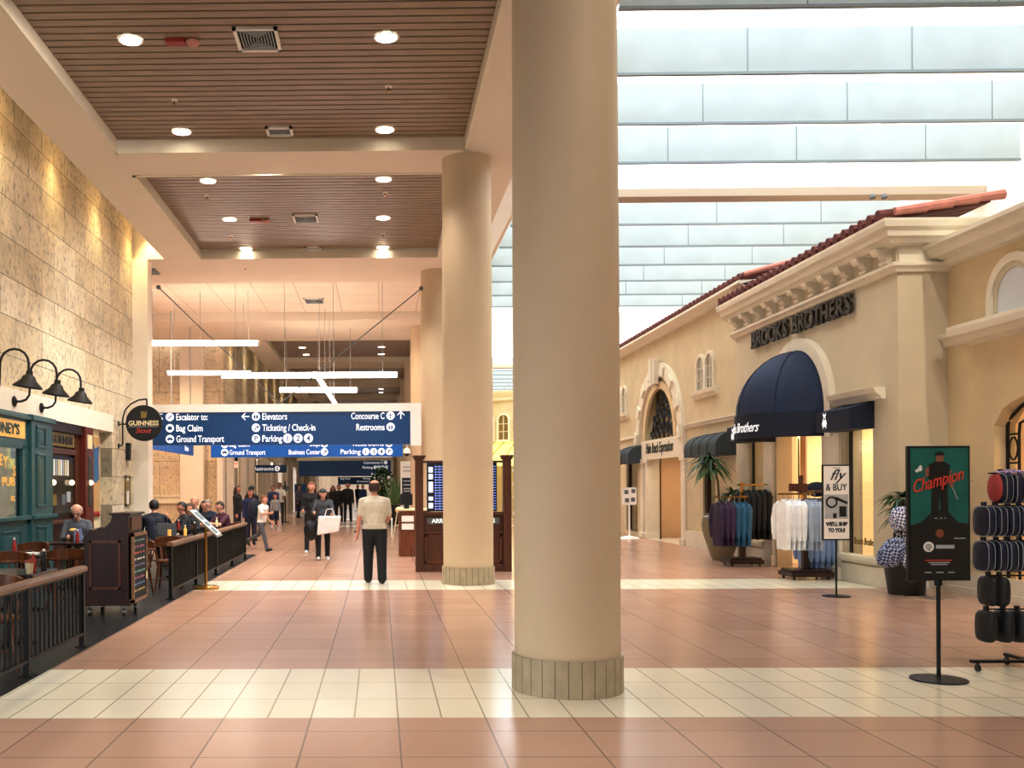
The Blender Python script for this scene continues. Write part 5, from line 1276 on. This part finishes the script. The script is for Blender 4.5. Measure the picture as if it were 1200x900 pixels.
m=MB(); m.lathe([(0,0),(.3,0),(.25,.05),(.03,.09),(0,.09)],seg=28); m.build('base',M['white'],t,smooth=True); MB().cyl((0,0,.05),(0,0,1.05),.03).build('pole',M['white'],t)
MB().box(-.22,.22,-.02,.02,1.02,1.55).build('board',M['white'],t)
for a,b in ((-.15,1.35),(.06,1.38),(-.13,1.1),(.05,1.12)): MB().box(a,a+.12,-.026,-.02,b,b+.12).build('picture',M['grey'],t,bevel=.003)

# ================================================================== plants on the right
def blade(m,p,d,L,w,droop,n=5,twist=0):
    p=Vector(p); d=Vector(d).normalized(); side=d.cross(Vector((0,0,1))); side = side.normalized() if side.length>1e-3 else Vector((1,0,0))
    prev=None
    for k in range(n+1):
        s=k/n; ww=w*math.sin(PI*min(1,(s*.85+.12)))*(1-s*.25) if k<n else .001
        q=p+d*L*s+Vector((0,0,-droop*L*s*s)); a=m.bm.verts.new(q-side*ww); b=m.bm.verts.new(q+side*ww)
        if prev: m._f([prev[0],prev[1],b,a])
        prev=(a,b)
def crown(t,c,n,L,w,seed,m1,name='leaf_crown',up=.9):
    random.seed(seed); m=MB()
    for k in range(n):
        a=random.uniform(0,2*PI); e=random.uniform(-.2,up); blade(m,c,(math.cos(a),math.sin(a),e),L*random.uniform(.7,1.1),w,random.uniform(.3,.9))
    return m.build(name,m1,t,smooth=True)
t=thing('potted_palm','tall glazed urn holding a two stemmed dracaena palm beside the plum shirts','plant',(7.38,21.0,0))
m=MB(); m.lathe([(0,0),(.2,0),(.24,.1),(.37,.5),(.42,.75),(.39,.92),(.31,.97),(.33,1.0),(.29,1.0),(.27,.95),(0,.9)],seg=36); m.build('urn',M['pot'],t,smooth=True)
MB().tube([(0,0,.9),(-.05,0,1.3),(-.08,0,1.7),(-.18,0,2.05)],.022,8).build('stem',M['trunk'],t,smooth=True); MB().tube([(.05,0,.9),(.15,.0,1.15),(.25,0,1.4)],.02,8).build('stem',M['trunk'],t,smooth=True)
crown(t,(-.25,0,2.15),80,.62,.035,5,M['leaf']); crown(t,(-.22,0,1.95),40,.55,.032,6,M['leafl']); crown(t,(.25,0,1.45),60,.5,.028,7,M['leaf']); crown(t,(.08,0,1.25),26,.35,.025,8,M['leaf'])
t=thing('potted_plant','broad leaved green plant in a dark pot behind the checked bags','plant',(7.72,14.3,0))
m=MB(); m.lathe([(0,0),(.24,0),(.3,.42),(.26,.42),(0,.38)],seg=28); m.build('pot',M['potd'],t,smooth=True)
for k in range(5): MB().tube([(0,0,.4),(.06*math.cos(k*1.3),.06*math.sin(k*1.3),1.0),(.1*math.cos(k*1.3),.1*math.sin(k*1.3),1.42)],.014,6).build('stem',M['trunk'],t)
crown(t,(-.05,-.05,1.42),60,.42,.05,11,M['leaf'],up=1.0); crown(t,(-.05,-.05,1.25),30,.4,.05,12,M['leaf']); crown(t,(-.08,-.05,1.4),14,.4,.045,13,M['leafl'])

# ================================================================== checked bag stand
def checkmat(name,a,b,s):
    m,nt,bb=base(name); tc=nt.nodes.new('ShaderNodeTexCoord'); c=nt.nodes.new('ShaderNodeTexChecker'); c.inputs['Scale'].default_value=s; c.inputs[1].default_value=srgb(a); c.inputs[2].default_value=srgb(b)
    mp=nt.nodes.new('ShaderNodeMapping'); mp.inputs['Rotation'].default_value=(.3,.5,.6); nt.links.new(tc.outputs['Object'],mp.inputs[0]); nt.links.new(mp.outputs[0],c.inputs[0]); nt.links.new(c.outputs[0],bb.inputs['Base Color']); bb.inputs['Roughness'].default_value=.8; return m
CK=[checkmat('check blue','e8ecf4','3c4c84',34),checkmat('check black','e4e4e6','16161c',30),checkmat('check navy','aab4d4','20284c',32)]
RX,RY=7.75,13.75
t=thing('bag_stand','chrome display stand behind the golf poster holding checked bags','display stand',(RX,RY,0))
m=MB(); m.box(-.36,.36,-.03,.03,.0,.035); m.box(-.03,.03,-.3,.3,.0,.035); m.build('base',M['chrome'],t,bevel=.004); MB().box(-.035,.035,-.035,.035,.03,1.5).build('post',M['chrome'],t)
for z in (.5,.95,1.4):
    for s in (-1,1): MB().tube([(0,0,z),(s*.5,-.02,z+.02),(s*.53,-.02,z+.06)],.008,6).build('hook_arm',M['chrome'],t)
def sack(label,c,loc,r,tilt=0):
    t=thing('checked_bag',label,'bag',loc); m=MB(); rr=[]; n=18; ph=random.uniform(0,6)
    for z,f in ((0,.35),(-.06,.6),(-.2,.85),(-.45,1.0),(-.7,.95),(-.9,.7),(-1,.3)):
        rr.append([m.bm.verts.new((r[0]*f*math.cos(a)*(1+.1*math.sin(4*a+ph+z*5))+tilt*z*r[2], r[1]*f*math.sin(a)*(1+.1*math.cos(5*a+ph)), z*r[2])) for a in [2*PI*k/n for k in range(n)]])
    for i in range(len(rr)-1):
        for k in range(n): m._f([rr[i][k],rr[i][(k+1)%n],rr[i+1][(k+1)%n],rr[i+1][k]])
    m._f(rr[0][::-1]); m._f(rr[-1]); m.build('bag_body',c,t,smooth=True)
    MB().tube([(-r[0]*.3,-.02,-.04),(-r[0]*.25,-.02,.06),(0,-.02,.1),(r[0]*.25,-.02,.06),(r[0]*.3,-.02,-.04)],.012,6).build('strap',M['blackp'],t,smooth=True)
    return t
sack('blue and white checked bag hanging highest on the left of the bag stand',CK[0],(RX-.42,RY-.05,1.30),(.17,.1,.34))
sack('black and white checked bag hanging in the middle left of the bag stand',CK[1],(RX-.28,RY+.05,1.05),(.18,.1,.3),.2)
sack('navy patterned bag hanging low at the left end of the bag stand',CK[2],(RX-.48,RY-.05,.86),(.2,.12,.42),.3)
sack('pale checked bag hanging low near the pole of the bag stand',CK[0],(RX-.25,RY-.1,.78),(.2,.12,.4))
sack('black and white checked bag hanging on the right of the bag stand',CK[1],(RX+.42,RY,1.35),(.14,.09,.34))
sack('small dark checked pouch hanging low on the right of the bag stand',CK[1],(RX+.38,RY,.55),(.12,.07,.2))
t=thing('handbag_strap','black looped bag strap dangling under the navy patterned bag','strap',(RX-.35,RY-.12,.42)); MB().tube([(-.12,0,.1),(-.13,0,-.05),(-.07,0,-.16),(.02,0,-.19),(.11,0,-.14),(.14,0,.0),(.12,0,.1)],.018,6).build('loop',M['blackp'],t,smooth=True)
t=thing('sunglasses','amber sunglasses pair hanging low on the right of the bag stand','sunglasses',(RX+.25,RY-.1,.42)); 
for s in (-.07,.07): MB().sph((s,0,0),(.055,.02,.045)).build('lens',M['goldp'],t,smooth=True)

# ================================================================== travel bag rack (right edge)
t=thing('bag_rack','black wheeled rack of travel bags at the right edge of the photo','bag rack',(5.6,8.4,0))
m=MB(); m.box(-.52,.7,-.02,.02,.075,.1); m.box(-.02,.02,-.3,.35,.075,.1); m.build('base_bar',M['black'],t)
for x,y in ((-.46,0),(.62,0),(0,-.27),(0,.33)):
    m=MB(); m.cyl((x-.012,y,.03),(x+.012,y,.03),.03); m.box(x-.01,x+.01,y-.01,y+.01,.03,.08); m.build('caster',M['blackp'],t,smooth=True)
MB().box(-.02,.02,-.02,.02,.1,1.75).build('post',M['black'],t)
for z in (.53,.82,1.12,1.42,1.70): MB().box(-.36,.55,-.01,.01,z,z+.012).build('hanging_bar',M['black'],t)
MB().tube([(-.5,0,1.64),(-.6,0,1.64),(-.6,0,1.58),(-.66,0,1.58),(-.66,0,1.65),(-.6,0,1.65)],.006,5).build('wire_hook',M['steel'],t); MB().tube([(-.5,0,.95),(-.6,0,.95),(-.61,0,.97)],.006,5).build('wire_hook',M['steel'],t)
def tbag(label,loc,c,trim,h=.24,w=.13,grp='travel bags on the wheeled rack'):
    t=thing('travel_bag',label,'travel bag',loc,group=grp); m=MB()
    n=16; rr=[]
    for k in range(9):
        u=-1+2*k/8; f=(1-abs(u)**3)**.5*.9+.1
        row=[]
        for j in range(n):
            a=2*PI*j/n; ca,sa=math.cos(a),math.sin(a); se=lambda v:math.copysign(abs(v)**.55,v)
            row.append(m.bm.verts.new((u*.052, w*f*se(ca), h/2*f*se(sa)-h/2)))
        rr.append(row)
    for i in range(8):
        for j in range(n): m._f([rr[i][j],rr[i][(j+1)%n],rr[i+1][(j+1)%n],rr[i+1][j]])
    m._f(rr[0][::-1]); m._f(rr[-1]); m.build('bag_body',c,t,smooth=True)
    if trim:
        for s in (-.03,.03):
            se=lambda v:math.copysign(abs(v)**.55,v)
            P=[(s,w*1.0*se(math.cos(a)),h/2*1.0*se(math.sin(a))-h/2) for a in [2*PI*k/24 for k in range(25)]]
            MB().tube(P,.0028,5).build('piping',M['lgrey'],t,smooth=True)
    MB().box(-.012,.012,-.02,.02,-.01,.035).build('hanging_loop',c,t)
    return t
NV=mat('navy nylon','131a36',.5,var=.12,scale=14,bump=.15,bscale=20); BK=mat('black nylon','111214',.55,var=.15,scale=12,bump=.3,bscale=14)
proto={}
for r,(z,xs,c,tr,h,nm) in enumerate(((1.705,(-.26,-.14,-.02,.1,.22,.34,.46),NV,True,.26,'navy travel bag with light piping, %s from the left in the top row'),(1.425,(-.4,-.3,-.2,-.1,.0,.12,.24,.36,.48),NV,True,.27,'navy travel bag with light piping, %s from the left in the second row'),
   (1.125,(-.4,-.3,-.2,-.1,.0,.12,.24,.36,.48),NV,True,.27,'navy travel bag with light piping, %s from the left in the third row'),(.825,(-.36,.14,.28,.42),BK,False,.26,'plain black travel bag, %s from the left in the fourth row'),(.53,(-.38,-.25,-.12,.02,.16,.3,.44),BK,False,.28,'plain black travel bag, %s from the left in the bottom row'))):
    for i,x in enumerate(xs):
        lb=nm%ORD[i]; loc=(5.6+x+random.uniform(-.008,.008),8.4,z); rz=random.uniform(-.12,.12)+.1
        key=(r if r>2 else 0)
        if key not in proto: proto[key]=tbag(lb,loc,c,tr,h,.10 if r<3 else .11); proto[key].rotation_euler=(0,0,rz); 
        else: dup(proto[key],loc,rz,lb)
        if r==3: 
            pass
tbag('black bulky travel bag hanging alone at the left of the fourth row',(5.3,8.36,.825),BK,False,.26,.12)
t=thing('neck_scarf','coral pink and striped cloth over the top left of the bag rack','scarf',(5.31,8.42,1.70)); m=MB(); m.sph((0,0,-.12),(.035,.1,.13)); m.build('cloth',cm('c04a48'),t,smooth=True); m=MB(); m.sph((.12,0,.01),(.13,.1,.03)); m.build('top_cloth',checkmat('pink stripe','d8b0c0','6a6a9a',30),t,smooth=True)
t=thing('striped_scarf','red and blue checked scarf hanging at the right edge over the navy bags','scarf',(5.69,8.2,1.32)); m=MB(); m.prism([(-.1,0),(.15,.05),(.15,-.4),(.0,-.36),(-.12,-.22)],'y',-.03,.02); m.build('cloth',checkmat('red check','a04050','3a3a60',50),t,bevel=.012)

# ================================================================== people
def person(label,x,y,rz,H=1.75,top='333333',bottom='1c1c20',shoe='1a1a1a',skin='skin',hair='hairb',sleeve='long',arms=((5,6,12,0),(5,6,12,0)),legs=((0,2,0),(0,2,0)),lean=0,headp=0,heady=0,style='short',bare=False,shorts=False,voxel=.014,build=1.0,group=None,z0=0,face=True,accent=None,belly=0,heads=1.07):
    k=H/1.75; caps=[]   # (p0,p1,r0,r1,region)
    V=Vector
    def add(a,b,r0,r1,reg): caps.append((V(a)*1,V(b)*1,r0,r1,reg))
    Rl=Matrix.Rotation(math.radians(lean),3,'X')   # + leans toward -Y
    def up(v): return Rl@V(v)
    hips=[]; ank=[]
    for s,(t,o,kn) in ((-1,legs[0]),(1,legs[1])):
        hip=V((s*.095,0,0)); t_=math.radians(t);o_=math.radians(o);sh=math.radians(t-kn)
        knee=hip+V((s*math.sin(o_),-math.sin(t_)*math.cos(o_),-math.cos(t_)*math.cos(o_)))*.44
        an=knee+V((s*math.sin(o_)*.3,-math.sin(sh),-math.cos(sh)))*.42
        f=V((0,-math.cos(sh),math.sin(sh)*.9)).normalized(); hips.append((s,hip,knee,an,f,sh)); ank.append(an)
    low=min(a.z for a in ank)-.075
    for s,hip,knee,an,f,sh in hips:
        if shorts:
            mid=hip.lerp(knee,.95); add(hip,mid,.098*build,.08,'bottom'); add(mid,knee,.056,.052,'skin'); add(knee,an,.052,.036,'skin')
        else: add(hip,knee,.095*build,.068*build,'bottom'); add(knee,an+V((0,0,.0)),.068*build,.057*build,'bottom')
        dn=V((0,-math.sin(sh)*1,-math.cos(sh)))
        heel=an+dn*.04-f*.03; toe=heel+f*.2+dn*.012
        add(heel,heel.lerp(toe,.55),.042,.043,'shoe'); add(heel.lerp(toe,.55),toe,.042,.032,'shoe')
    # torso
    add(V((-.06,0,.0)),V((.06,0,.0)),.115*build,.115*build,'bottom')
    add(up((0,0,.07)),up((0,-.01-belly,.2)),.135*build,.14*build+belly*.6,'top'); add(up((-.04,-belly*.5,.1)),up((-.07,0,.38)),.11*build,.115*build,'top'); add(up((.04,-belly*.5,.1)),up((.07,0,.38)),.11*build,.115*build,'top')
    sw=.55+.45*build; add(up((-.165*sw,0,.47)),up((0,.005,.5)),.062,.075,'top'); add(up((.165*sw,0,.47)),up((0,.005,.5)),.062,.075,'top')
    add(up((-.08,-.02,.4)),up((.08,-.02,.4)),.105*build,.105*build,'top')
    nb=up((0,.005,.5)); 
    hc=nb+Rl@(Matrix.Rotation(math.radians(headp),3,'X')@V((0,-.02,.18)))
    add(nb,hc+V((0,.0,-.04)),.056,.052,'skin')
    HM=Rl@Matrix.Rotation(math.radians(heady),3,'Z')@Matrix.Rotation(math.radians(headp),3,'X')
    def hd(v): return hc+HM@(V(v)*heads)
    add(hd((0,.012,.03)),hd((0,-.012,.03)),.086*heads,.084*heads,'skin'); add(hd((0,-.01,.02)),hd((0,-.03,-.07)),.074*heads,.046*heads,'skin'); add(hd((0,.02,.05)),hd((0,0,.055)),.085*heads,.083*heads,'skin')
    add(hd((0,-.088,.015)),hd((0,-.112,-.02)),.011,.016,'skin')
    for s in (-1,1): add(hd((s*.084,.01,.02)),hd((s*.09,.016,-.02)),.014,.011,'skin')
    # arms
    hands=[]
    for s,(a,o,fl,inw) in ((-1,arms[0]),(1,arms[1])):
        sh=up((s*.185*sw,0,.46)); a_=math.radians(a);o_=math.radians(o);b_=math.radians(a+fl);i_=math.radians(o-inw)
        el=sh+V((s*math.sin(o_),-math.sin(a_)*math.cos(o_),-math.cos(a_)*math.cos(o_)))*.29
        wd=V((s*math.sin(i_),-math.sin(b_)*math.cos(i_),-math.cos(b_)*math.cos(i_))); wr=el+wd*.255
        if sleeve=='short':
            m_=sh.lerp(el,.72); add(sh,m_,.064,.06,'top'); add(m_.lerp(el,-.05),el,.046,.042,'skin'); add(el,wr,.043,.028,'skin')
        elif sleeve=='none': add(sh,el,.05,.042,'skin'); add(el,wr,.042,.028,'skin')
        else: add(sh,el,.062,.052,'top'); add(el,wr,.05,.036,'top')
        side=V((1,0,0)) if abs(wd.x)<.8 else V((0,0,1)); fwd=(side-wd*side.dot(wd)).normalized().cross(wd).normalized()
        lat=fwd   # fingers spread front to back when arm hangs
        palmn=lat.cross(wd).normalized()*(-s)
        pc=wr+wd*.05
        add(wr,wr+wd*.085+lat*.018,.026,.024,'skin'); add(wr,wr+wd*.085-lat*.018,.026,.024,'skin')
        for q,ln in ((-1.5,.062),(-.5,.075),(.5,.08),(1.5,.07)):
            b0=wr+wd*.09+lat*(q*.0215); b1=b0+(wd*.9+palmn*.3).normalized()*ln*.55; b2=b1+(wd*.55+palmn*.8).normalized()*ln*.5
            add(b0,b1,.0105,.0098,'skin'); add(b1,b2,.0098,.0088,'skin')
        t0=wr+wd*.03+lat*.028*(1 if True else 1); t1=t0+(lat*.8+wd*.7+palmn*.3).normalized()*.045; add(t0,t1,.014,.0115,'skin'); add(t1,t1+(wd*.9+lat*.2+palmn*.3).normalized()*.032,.0115,.0095,'skin')
        hands.append(wr+wd*.1)
    # mesh
    m=MB()
    for a,b,r0,r1,reg in caps:
        if (b-a).length<1e-4: m.sph(a,r0,12); continue
        m.cyl(a,b,r0,r1,12); m.sph(a,r0,12); m.sph(b,r1,12)
    me=bpy.data.meshes.new('b'); 
    bmesh.ops.recalc_face_normals(m.bm,faces=m.bm.faces); m.bm.to_mesh(me); m.bm.free()
    o=bpy.data.objects.new('b',me); COL.objects.link(o)
    rm=o.modifiers.new('r','REMESH'); rm.mode='VOXEL'; rm.voxel_size=voxel; rm.use_smooth_shade=True
    sm=o.modifiers.new('s','SMOOTH'); sm.factor=.5; sm.iterations=2
    dg=bpy.context.evaluated_depsgraph_get(); me2=bpy.data.meshes.new_from_object(o.evaluated_get(dg)); bpy.data.objects.remove(o); bpy.data.meshes.remove(me)
    n=len(me2.polygons); C=np.empty(n*3); me2.polygons.foreach_get('center',C); C=C.reshape(-1,3)
    best=np.full(n,1e9); idx=np.zeros(n,int); RG={'skin':0,'top':1,'bottom':2,'shoe':3}
    for a,b,r0,r1,reg in caps:
        a=np.array(a);b=np.array(b);ab=b-a;L2=max(ab@ab,1e-9); tt=np.clip(((C-a)@ab)/L2,0,1); d=np.linalg.norm(C-(a+tt[:,None]*ab),axis=1)-(r0+(r1-r0)*tt)
        mk=d<best; best[mk]=d[mk]; idx[mk]=RG[reg]
    # neckline: faces near neck top stay skin
    zc=-.01; arm=np.abs(C[:,0])>.165*build
    if lean<12 and abs(legs[0][0])<60:
        idx[(idx==2)&(C[:,2]>zc)]=1; idx[(idx==1)&(C[:,2]<=zc)&(~arm)]=2
    me2.materials.clear()
    for q in (M[skin],cm(top),cm(bottom),cm(shoe,.4)): me2.materials.append(q)
    me2.polygons.foreach_set('material_index',idx.astype(np.int32)); me2.polygons.foreach_set('use_smooth',np.ones(n,bool))
    # cloth folds
    nv=len(me2.vertices)
    rt=thing('person',label,'person',(x,y,z0-low*k),rz,group=group); rt.scale=(k,k,k)
    bo=bpy.data.objects.new('body',me2); COL.objects.link(bo); bo.parent=rt
    # hair
    hm=M[hair] if hair in M else cm(hair)
    if style:
        h=MB(); h.sph((0,0,0),1,36); bm=h.bm
        for v in bm.verts:
            p=v.co.copy(); q=V((p.x*.094,p.y*.102+.008,p.z*(.1 if p.z>0 else .135)+.038))
            front=p.y<-.2 and p.z<.5; low_=p.z<-.75; side=p.y<.25 and p.z<-.05
            if style=='bald' and p.z>.55: q=q-V((p.x*.03,p.y*.03,p.z*.03))
            if front or low_ or side: q=V((p.x*.05,p.y*.05+.01,p.z*.05+.02))
            elif style in('short',) : q=q*1.0+V((0,0,.002*math.sin(p.x*30)))
            v.co=hd(q/1.0)
        if style=='long':
            for (sx,sy) in ((-.07,.03),(.07,.03),(0,.07),(-.045,.06),(.045,.06)):
                h.tube([hd((sx,sy,.04)),hd((sx*1.15,sy+.01,-.08)),hd((sx*1.3,sy-.0,-.2)),hd((sx*1.25,sy-.02,-.28))],.05,8,[.045,.055,.052,.02])
        if style=='bun': h.sph(hd((0,.12,.05)),.05,12)
        h.build('hair',hm,rt,smooth=True)
    if face:
        for s in (-1,1):
            MB().sph(hd((s*.032,-.083,.03)),(.007,.006,.005),8).build('eye',M['blackp'],rt,smooth=True)
        MB().sph(hd((0,-.083,-.05)),(.024,.008,.006),8).build('mouth',M['redt'] if False else cm('9a5548'),rt,smooth=True)
    return rt,[rt.matrix_basis@(h_) for h_ in hands],(lambda v: hd(v))
R=math.radians
def glasses(rt,hd):
    m=MB()
    for s in (-1,1): m.tube([hd((s*.033+.022*math.cos(a),-.098,.025+.016*math.sin(a))) for a in [2*PI*k/10 for k in range(11)]],.003,5)
    m.build('glasses',M['blackp'],rt)
# man walking away
rt,hs,_=person('balding man in beige short sleeved shirt and black trousers walking away, papers at his side',-.09,16.25,R(180),1.72,'c9c0ae','131214','0e0e0e','skin','hairbr','short',arms=((12,7,42,28),(-3,9,8,2)),legs=((-6,3,6),(7,2,3)),style='bald',voxel=.011,face=False,build=1.34,belly=.02)
tag(MB().box(-.012,.012,-.1,.1,-.16,.14,Matrix.Rotation(.15,4,'X')).build('paper_bundle',M['paper'],loc=(.20,16.32,.93)),'white papers held at the right hip of the man in the beige shirt','papers')
tag(MB().lathe([(.034,-.01),(.04,-.01),(.04,.01),(.034,.01),(.034,-.01)],seg=16,cap=False).build('wrist_watch',M['blackp'],loc=(-.395,16.3,.86)),'dark watch on the left wrist of the man in the beige shirt','watch')
MB
# woman with white bag
rt,hs,_=person('woman with long dark hair in grey top looking down, carrying a big white shopping bag',-1.27,21.5,R(5),1.62,'4d4f55','0f0f12','e8e6e4','skin2','hairb','long',arms=((35,12,55,20),(25,10,60,20)),legs=((14,2,4),(-10,2,8)),lean=6,headp=24,style='long',voxel=.014,build=1.05)
t=thing('shopping_bag','large white shopping bag carried in front of the woman in grey','shopping bag',(-1.10,21.05,.78))
m=MB(); m.prism([(-.27,-.22),(.2,-.14),(.26,.2),(-.24,.2)],'y',-.08,.08); 
m.build('bag_body',mat('white bag','e6e0de',.5,var=.08,scale=8,bump=.3,bscale=8),t,bevel=.03); MB().tube([(-.1,0,.2),(-.06,0,.34),(.06,0,.36),(.12,0,.2)],.01,6).build('handle',M['paper'],t)
t=thing('handbag','round black handbag at the left side of the woman in grey','handbag',(-1.52,21.25,.66)); MB().sph((0,0,0),(.16,.11,.23)).build('bag_body',M['blackp'],t,smooth=True); MB().tube([(-.05,0,.2),(.02,0,.45),(.08,0,.68)],.014,6).build('strap',M['blackp'],t)
person('ginger haired man in a black jacket walking just behind the woman with the white bag',-1.66,23.6,R(-5),1.74,'17171a','141418','e4e2e0','skin2','hairr','long',arms=((10,5,70,15),(5,6,20,0)),legs=((8,2,3),(-10,2,10)),style='short',voxel=.016,headp=8)
rt,hs,_=person('boy in white t-shirt and grey trousers striding with a dark backpack by the railing end',-3.0,24.5,R(60),1.45,'e8e6e2','5b5a5e','1a1a1e','skin2','hairr','short',arms=((40,15,60,20),(-25,10,70,0)),legs=((24,3,8),(-28,3,38)),style='short',voxel=.015,heads=1.1,lean=8)
t=thing('backpack','navy and black backpack worn by the boy in white','backpack',(-3.20,24.62,1.08)); m=MB(); m.sph((0,0,0),(.15,.18,.24)); m.build('pack_body',cm('1c2238'),t,smooth=True); MB().tube([(.1,-.12,.2),(.2,-.14,.1),(.2,-.14,-.1),(.1,-.12,-.2)],.02,6).build('strap',M['blackp'],t)
person('long haired woman in black standing behind the pub railing end, seen from the side',-4.35,29.5,R(70),1.66,'15151a','24263a','1a1a1a','skin','hairbr','long',style='long',voxel=.018,face=False)
person('dark haired man in black standing beside the long haired woman in black',-3.85,29.0,R(160),1.66,'17181d','1e2236','1a1a1a','skin','hairb','long',style='short',voxel=.018,face=False)
person('person in a navy and red top standing behind the boy in white',-3.65,27.2,R(20),1.55,'2a2f5a','20243a','1a1a1a','skin','hairbr','long',style='long',voxel=.018)
person('adult in blue jacket and dark trousers walking with a child near the left storefronts',-4.33,39.3,R(0),1.68,'26386e','16161c','d8d8d8','skin','hairbr','long',style='short',voxel=.02,legs=((8,2,3),(-8,2,6)))
person('child in grey top and navy skirt walking in front of the adult in blue',-4.0,37.0,R(10),1.35,'9a9a9c','22284e','d8d8d8','skin','hairbr','long',style='long',shorts=True,voxel=.02,legs=((10,2,3),(-8,2,6)),heads=1.1)
person('person in white shirt standing behind the child with the navy skirt',-4.35,42,R(0),1.80,'e6e4e0','26262c','1a1a1a','skin3','hairb','short',style='short',voxel=.02,arms=((30,10,60,20),(30,10,60,20)))
person('man dressed all in black, right one of the pair walking toward us side by side',-1.40,42.4,R(0),1.80,'0f0f12','0d0d10','c8c4c0','skin','hairb','long',legs=((8,3,2),(-8,3,4)),style='short',voxel=.02)
person('person dressed all in black, left one of the pair walking toward us side by side',-1.80,42.6,R(0),1.70,'101014','0e0e11','c8c4c0','skin','hairb','long',legs=((-7,3,4),(8,3,2)),style='short',voxel=.02)
person('long haired woman in dark brown coat beside the pair in black',-2.15,44.5,R(10),1.66,'2a2020','18161a','1a1a1a','skin','hairb','long',style='long',voxel=.022)
for i,(x,y,c,l) in enumerate(((-1.05,60,'2c4470','distant walker in blue beyond the pair in black'),(-.3,62,'7a2f2c','distant walker in dark red far down the concourse'),(-1.6,70,'2a2a30','distant walker in charcoal far down the concourse'),(-4.2,50,'5a5a66','distant person in grey by the poster stand'),(-3.4,50.5,'6a3a40','distant person in maroon by the poster stand'),(.4,66,'20222c','distant walker in dark clothes left of the white advertising board'))):
    person(l,x,y,R(20*i),1.72,c,'1c1c24','1a1a1a','skin','hairb','long',style='short',voxel=.026,face=False,legs=((8,2,3),(-8,2,6)))
# seated people
SIT=((84,5,84),(84,5,84))
rt,_,hd=person('old man with white hair, glasses and grey sweater seated at a pub table',-5.1,16.3,R(8),1.72,'5e6068','8d9080','2a2a2a','skin2','hairw','long',arms=((28,10,72,38),(28,10,72,38)),legs=SIT,lean=8,headp=16,style='bald',voxel=.012,z0=.03)
glasses(rt,hd)
tag(MB().sph((0,0,0),(.07,.05,.025),12).build('sandwich',M['gold'],smooth=True,loc=(-5.05,15.87,.93)),'small yellow sandwich in the hands of the old man','food')
tag(MB().prism([(-.07,0),(.07,0),(.05,.2),(-.06,.18)],'y',-.01,.01).build('napkin',cm('8f9cc8'),loc=(-4.93,15.75,.76)),'pale blue napkin standing on the old man\'s table','napkin')
person('man in a navy jacket seated with his back to us behind the podium',-4.5,19.3,R(200),1.78,'141a2a','20242c','1a1a1a','skin2','hairb','long',arms=((35,8,60,20),(35,8,60,20)),legs=SIT,lean=10,style='short',voxel=.013,z0=.0,face=False,build=1.1)
person('young man with hand at his mouth seated beside the man in navy',-4.05,20.25,R(-60),1.7,'2a2c34','24242c','1a1a1a','skin','hairb','long',arms=((40,8,110,30),(30,8,70,20)),legs=SIT,lean=8,style='short',voxel=.014)
person('woman with long brown hair in a dark top seated facing us at the middle table',-4.15,21.0,R(5),1.64,'1c1a1c','22222a','1a1a1a','skin','hairbr','long',arms=((35,8,60,20),(35,8,60,20)),legs=SIT,lean=6,style='long',voxel=.014)
person('bald older person seated behind the long haired woman',-4.45,23.2,R(0),1.78,'7a7a78','3a3a40','1a1a1a','skin2','hairg','long',legs=SIT,style='bald',voxel=.016)
person('dark haired diner seated behind, between the bald one and the man with glasses',-4.1,22.6,R(10),1.68,'1a1a20','22222a','1a1a1a','skin','hairb','long',legs=SIT,style='long',voxel=.016)
rt,_,hd=person('man with greying hair and glasses seated behind the tilted menu',-4.0,22.7,R(-20),1.72,'1d2740','22222a','1a1a1a','skin2','hairg','long',arms=((40,8,70,20),(40,8,70,20)),legs=SIT,lean=8,style='short',voxel=.014); glasses(rt,hd)
person('woman with short dark curly hair in maroon top leaning over the railing end',-3.45,21.75,R(-50),1.70,'56283c','2a2a34','1a1a1a','skin2','hairbr','short',arms=((45,15,50,10),(50,8,50,10)),legs=SIT,lean=14,style='short',voxel=.013,build=1.1)

for _o in bpy.data.objects:
    if _o.parent is None and 'label' in _o and not (4<=len(_o['label'].split())<=16): print('LBL',len(_o['label'].split()),_o['label'])
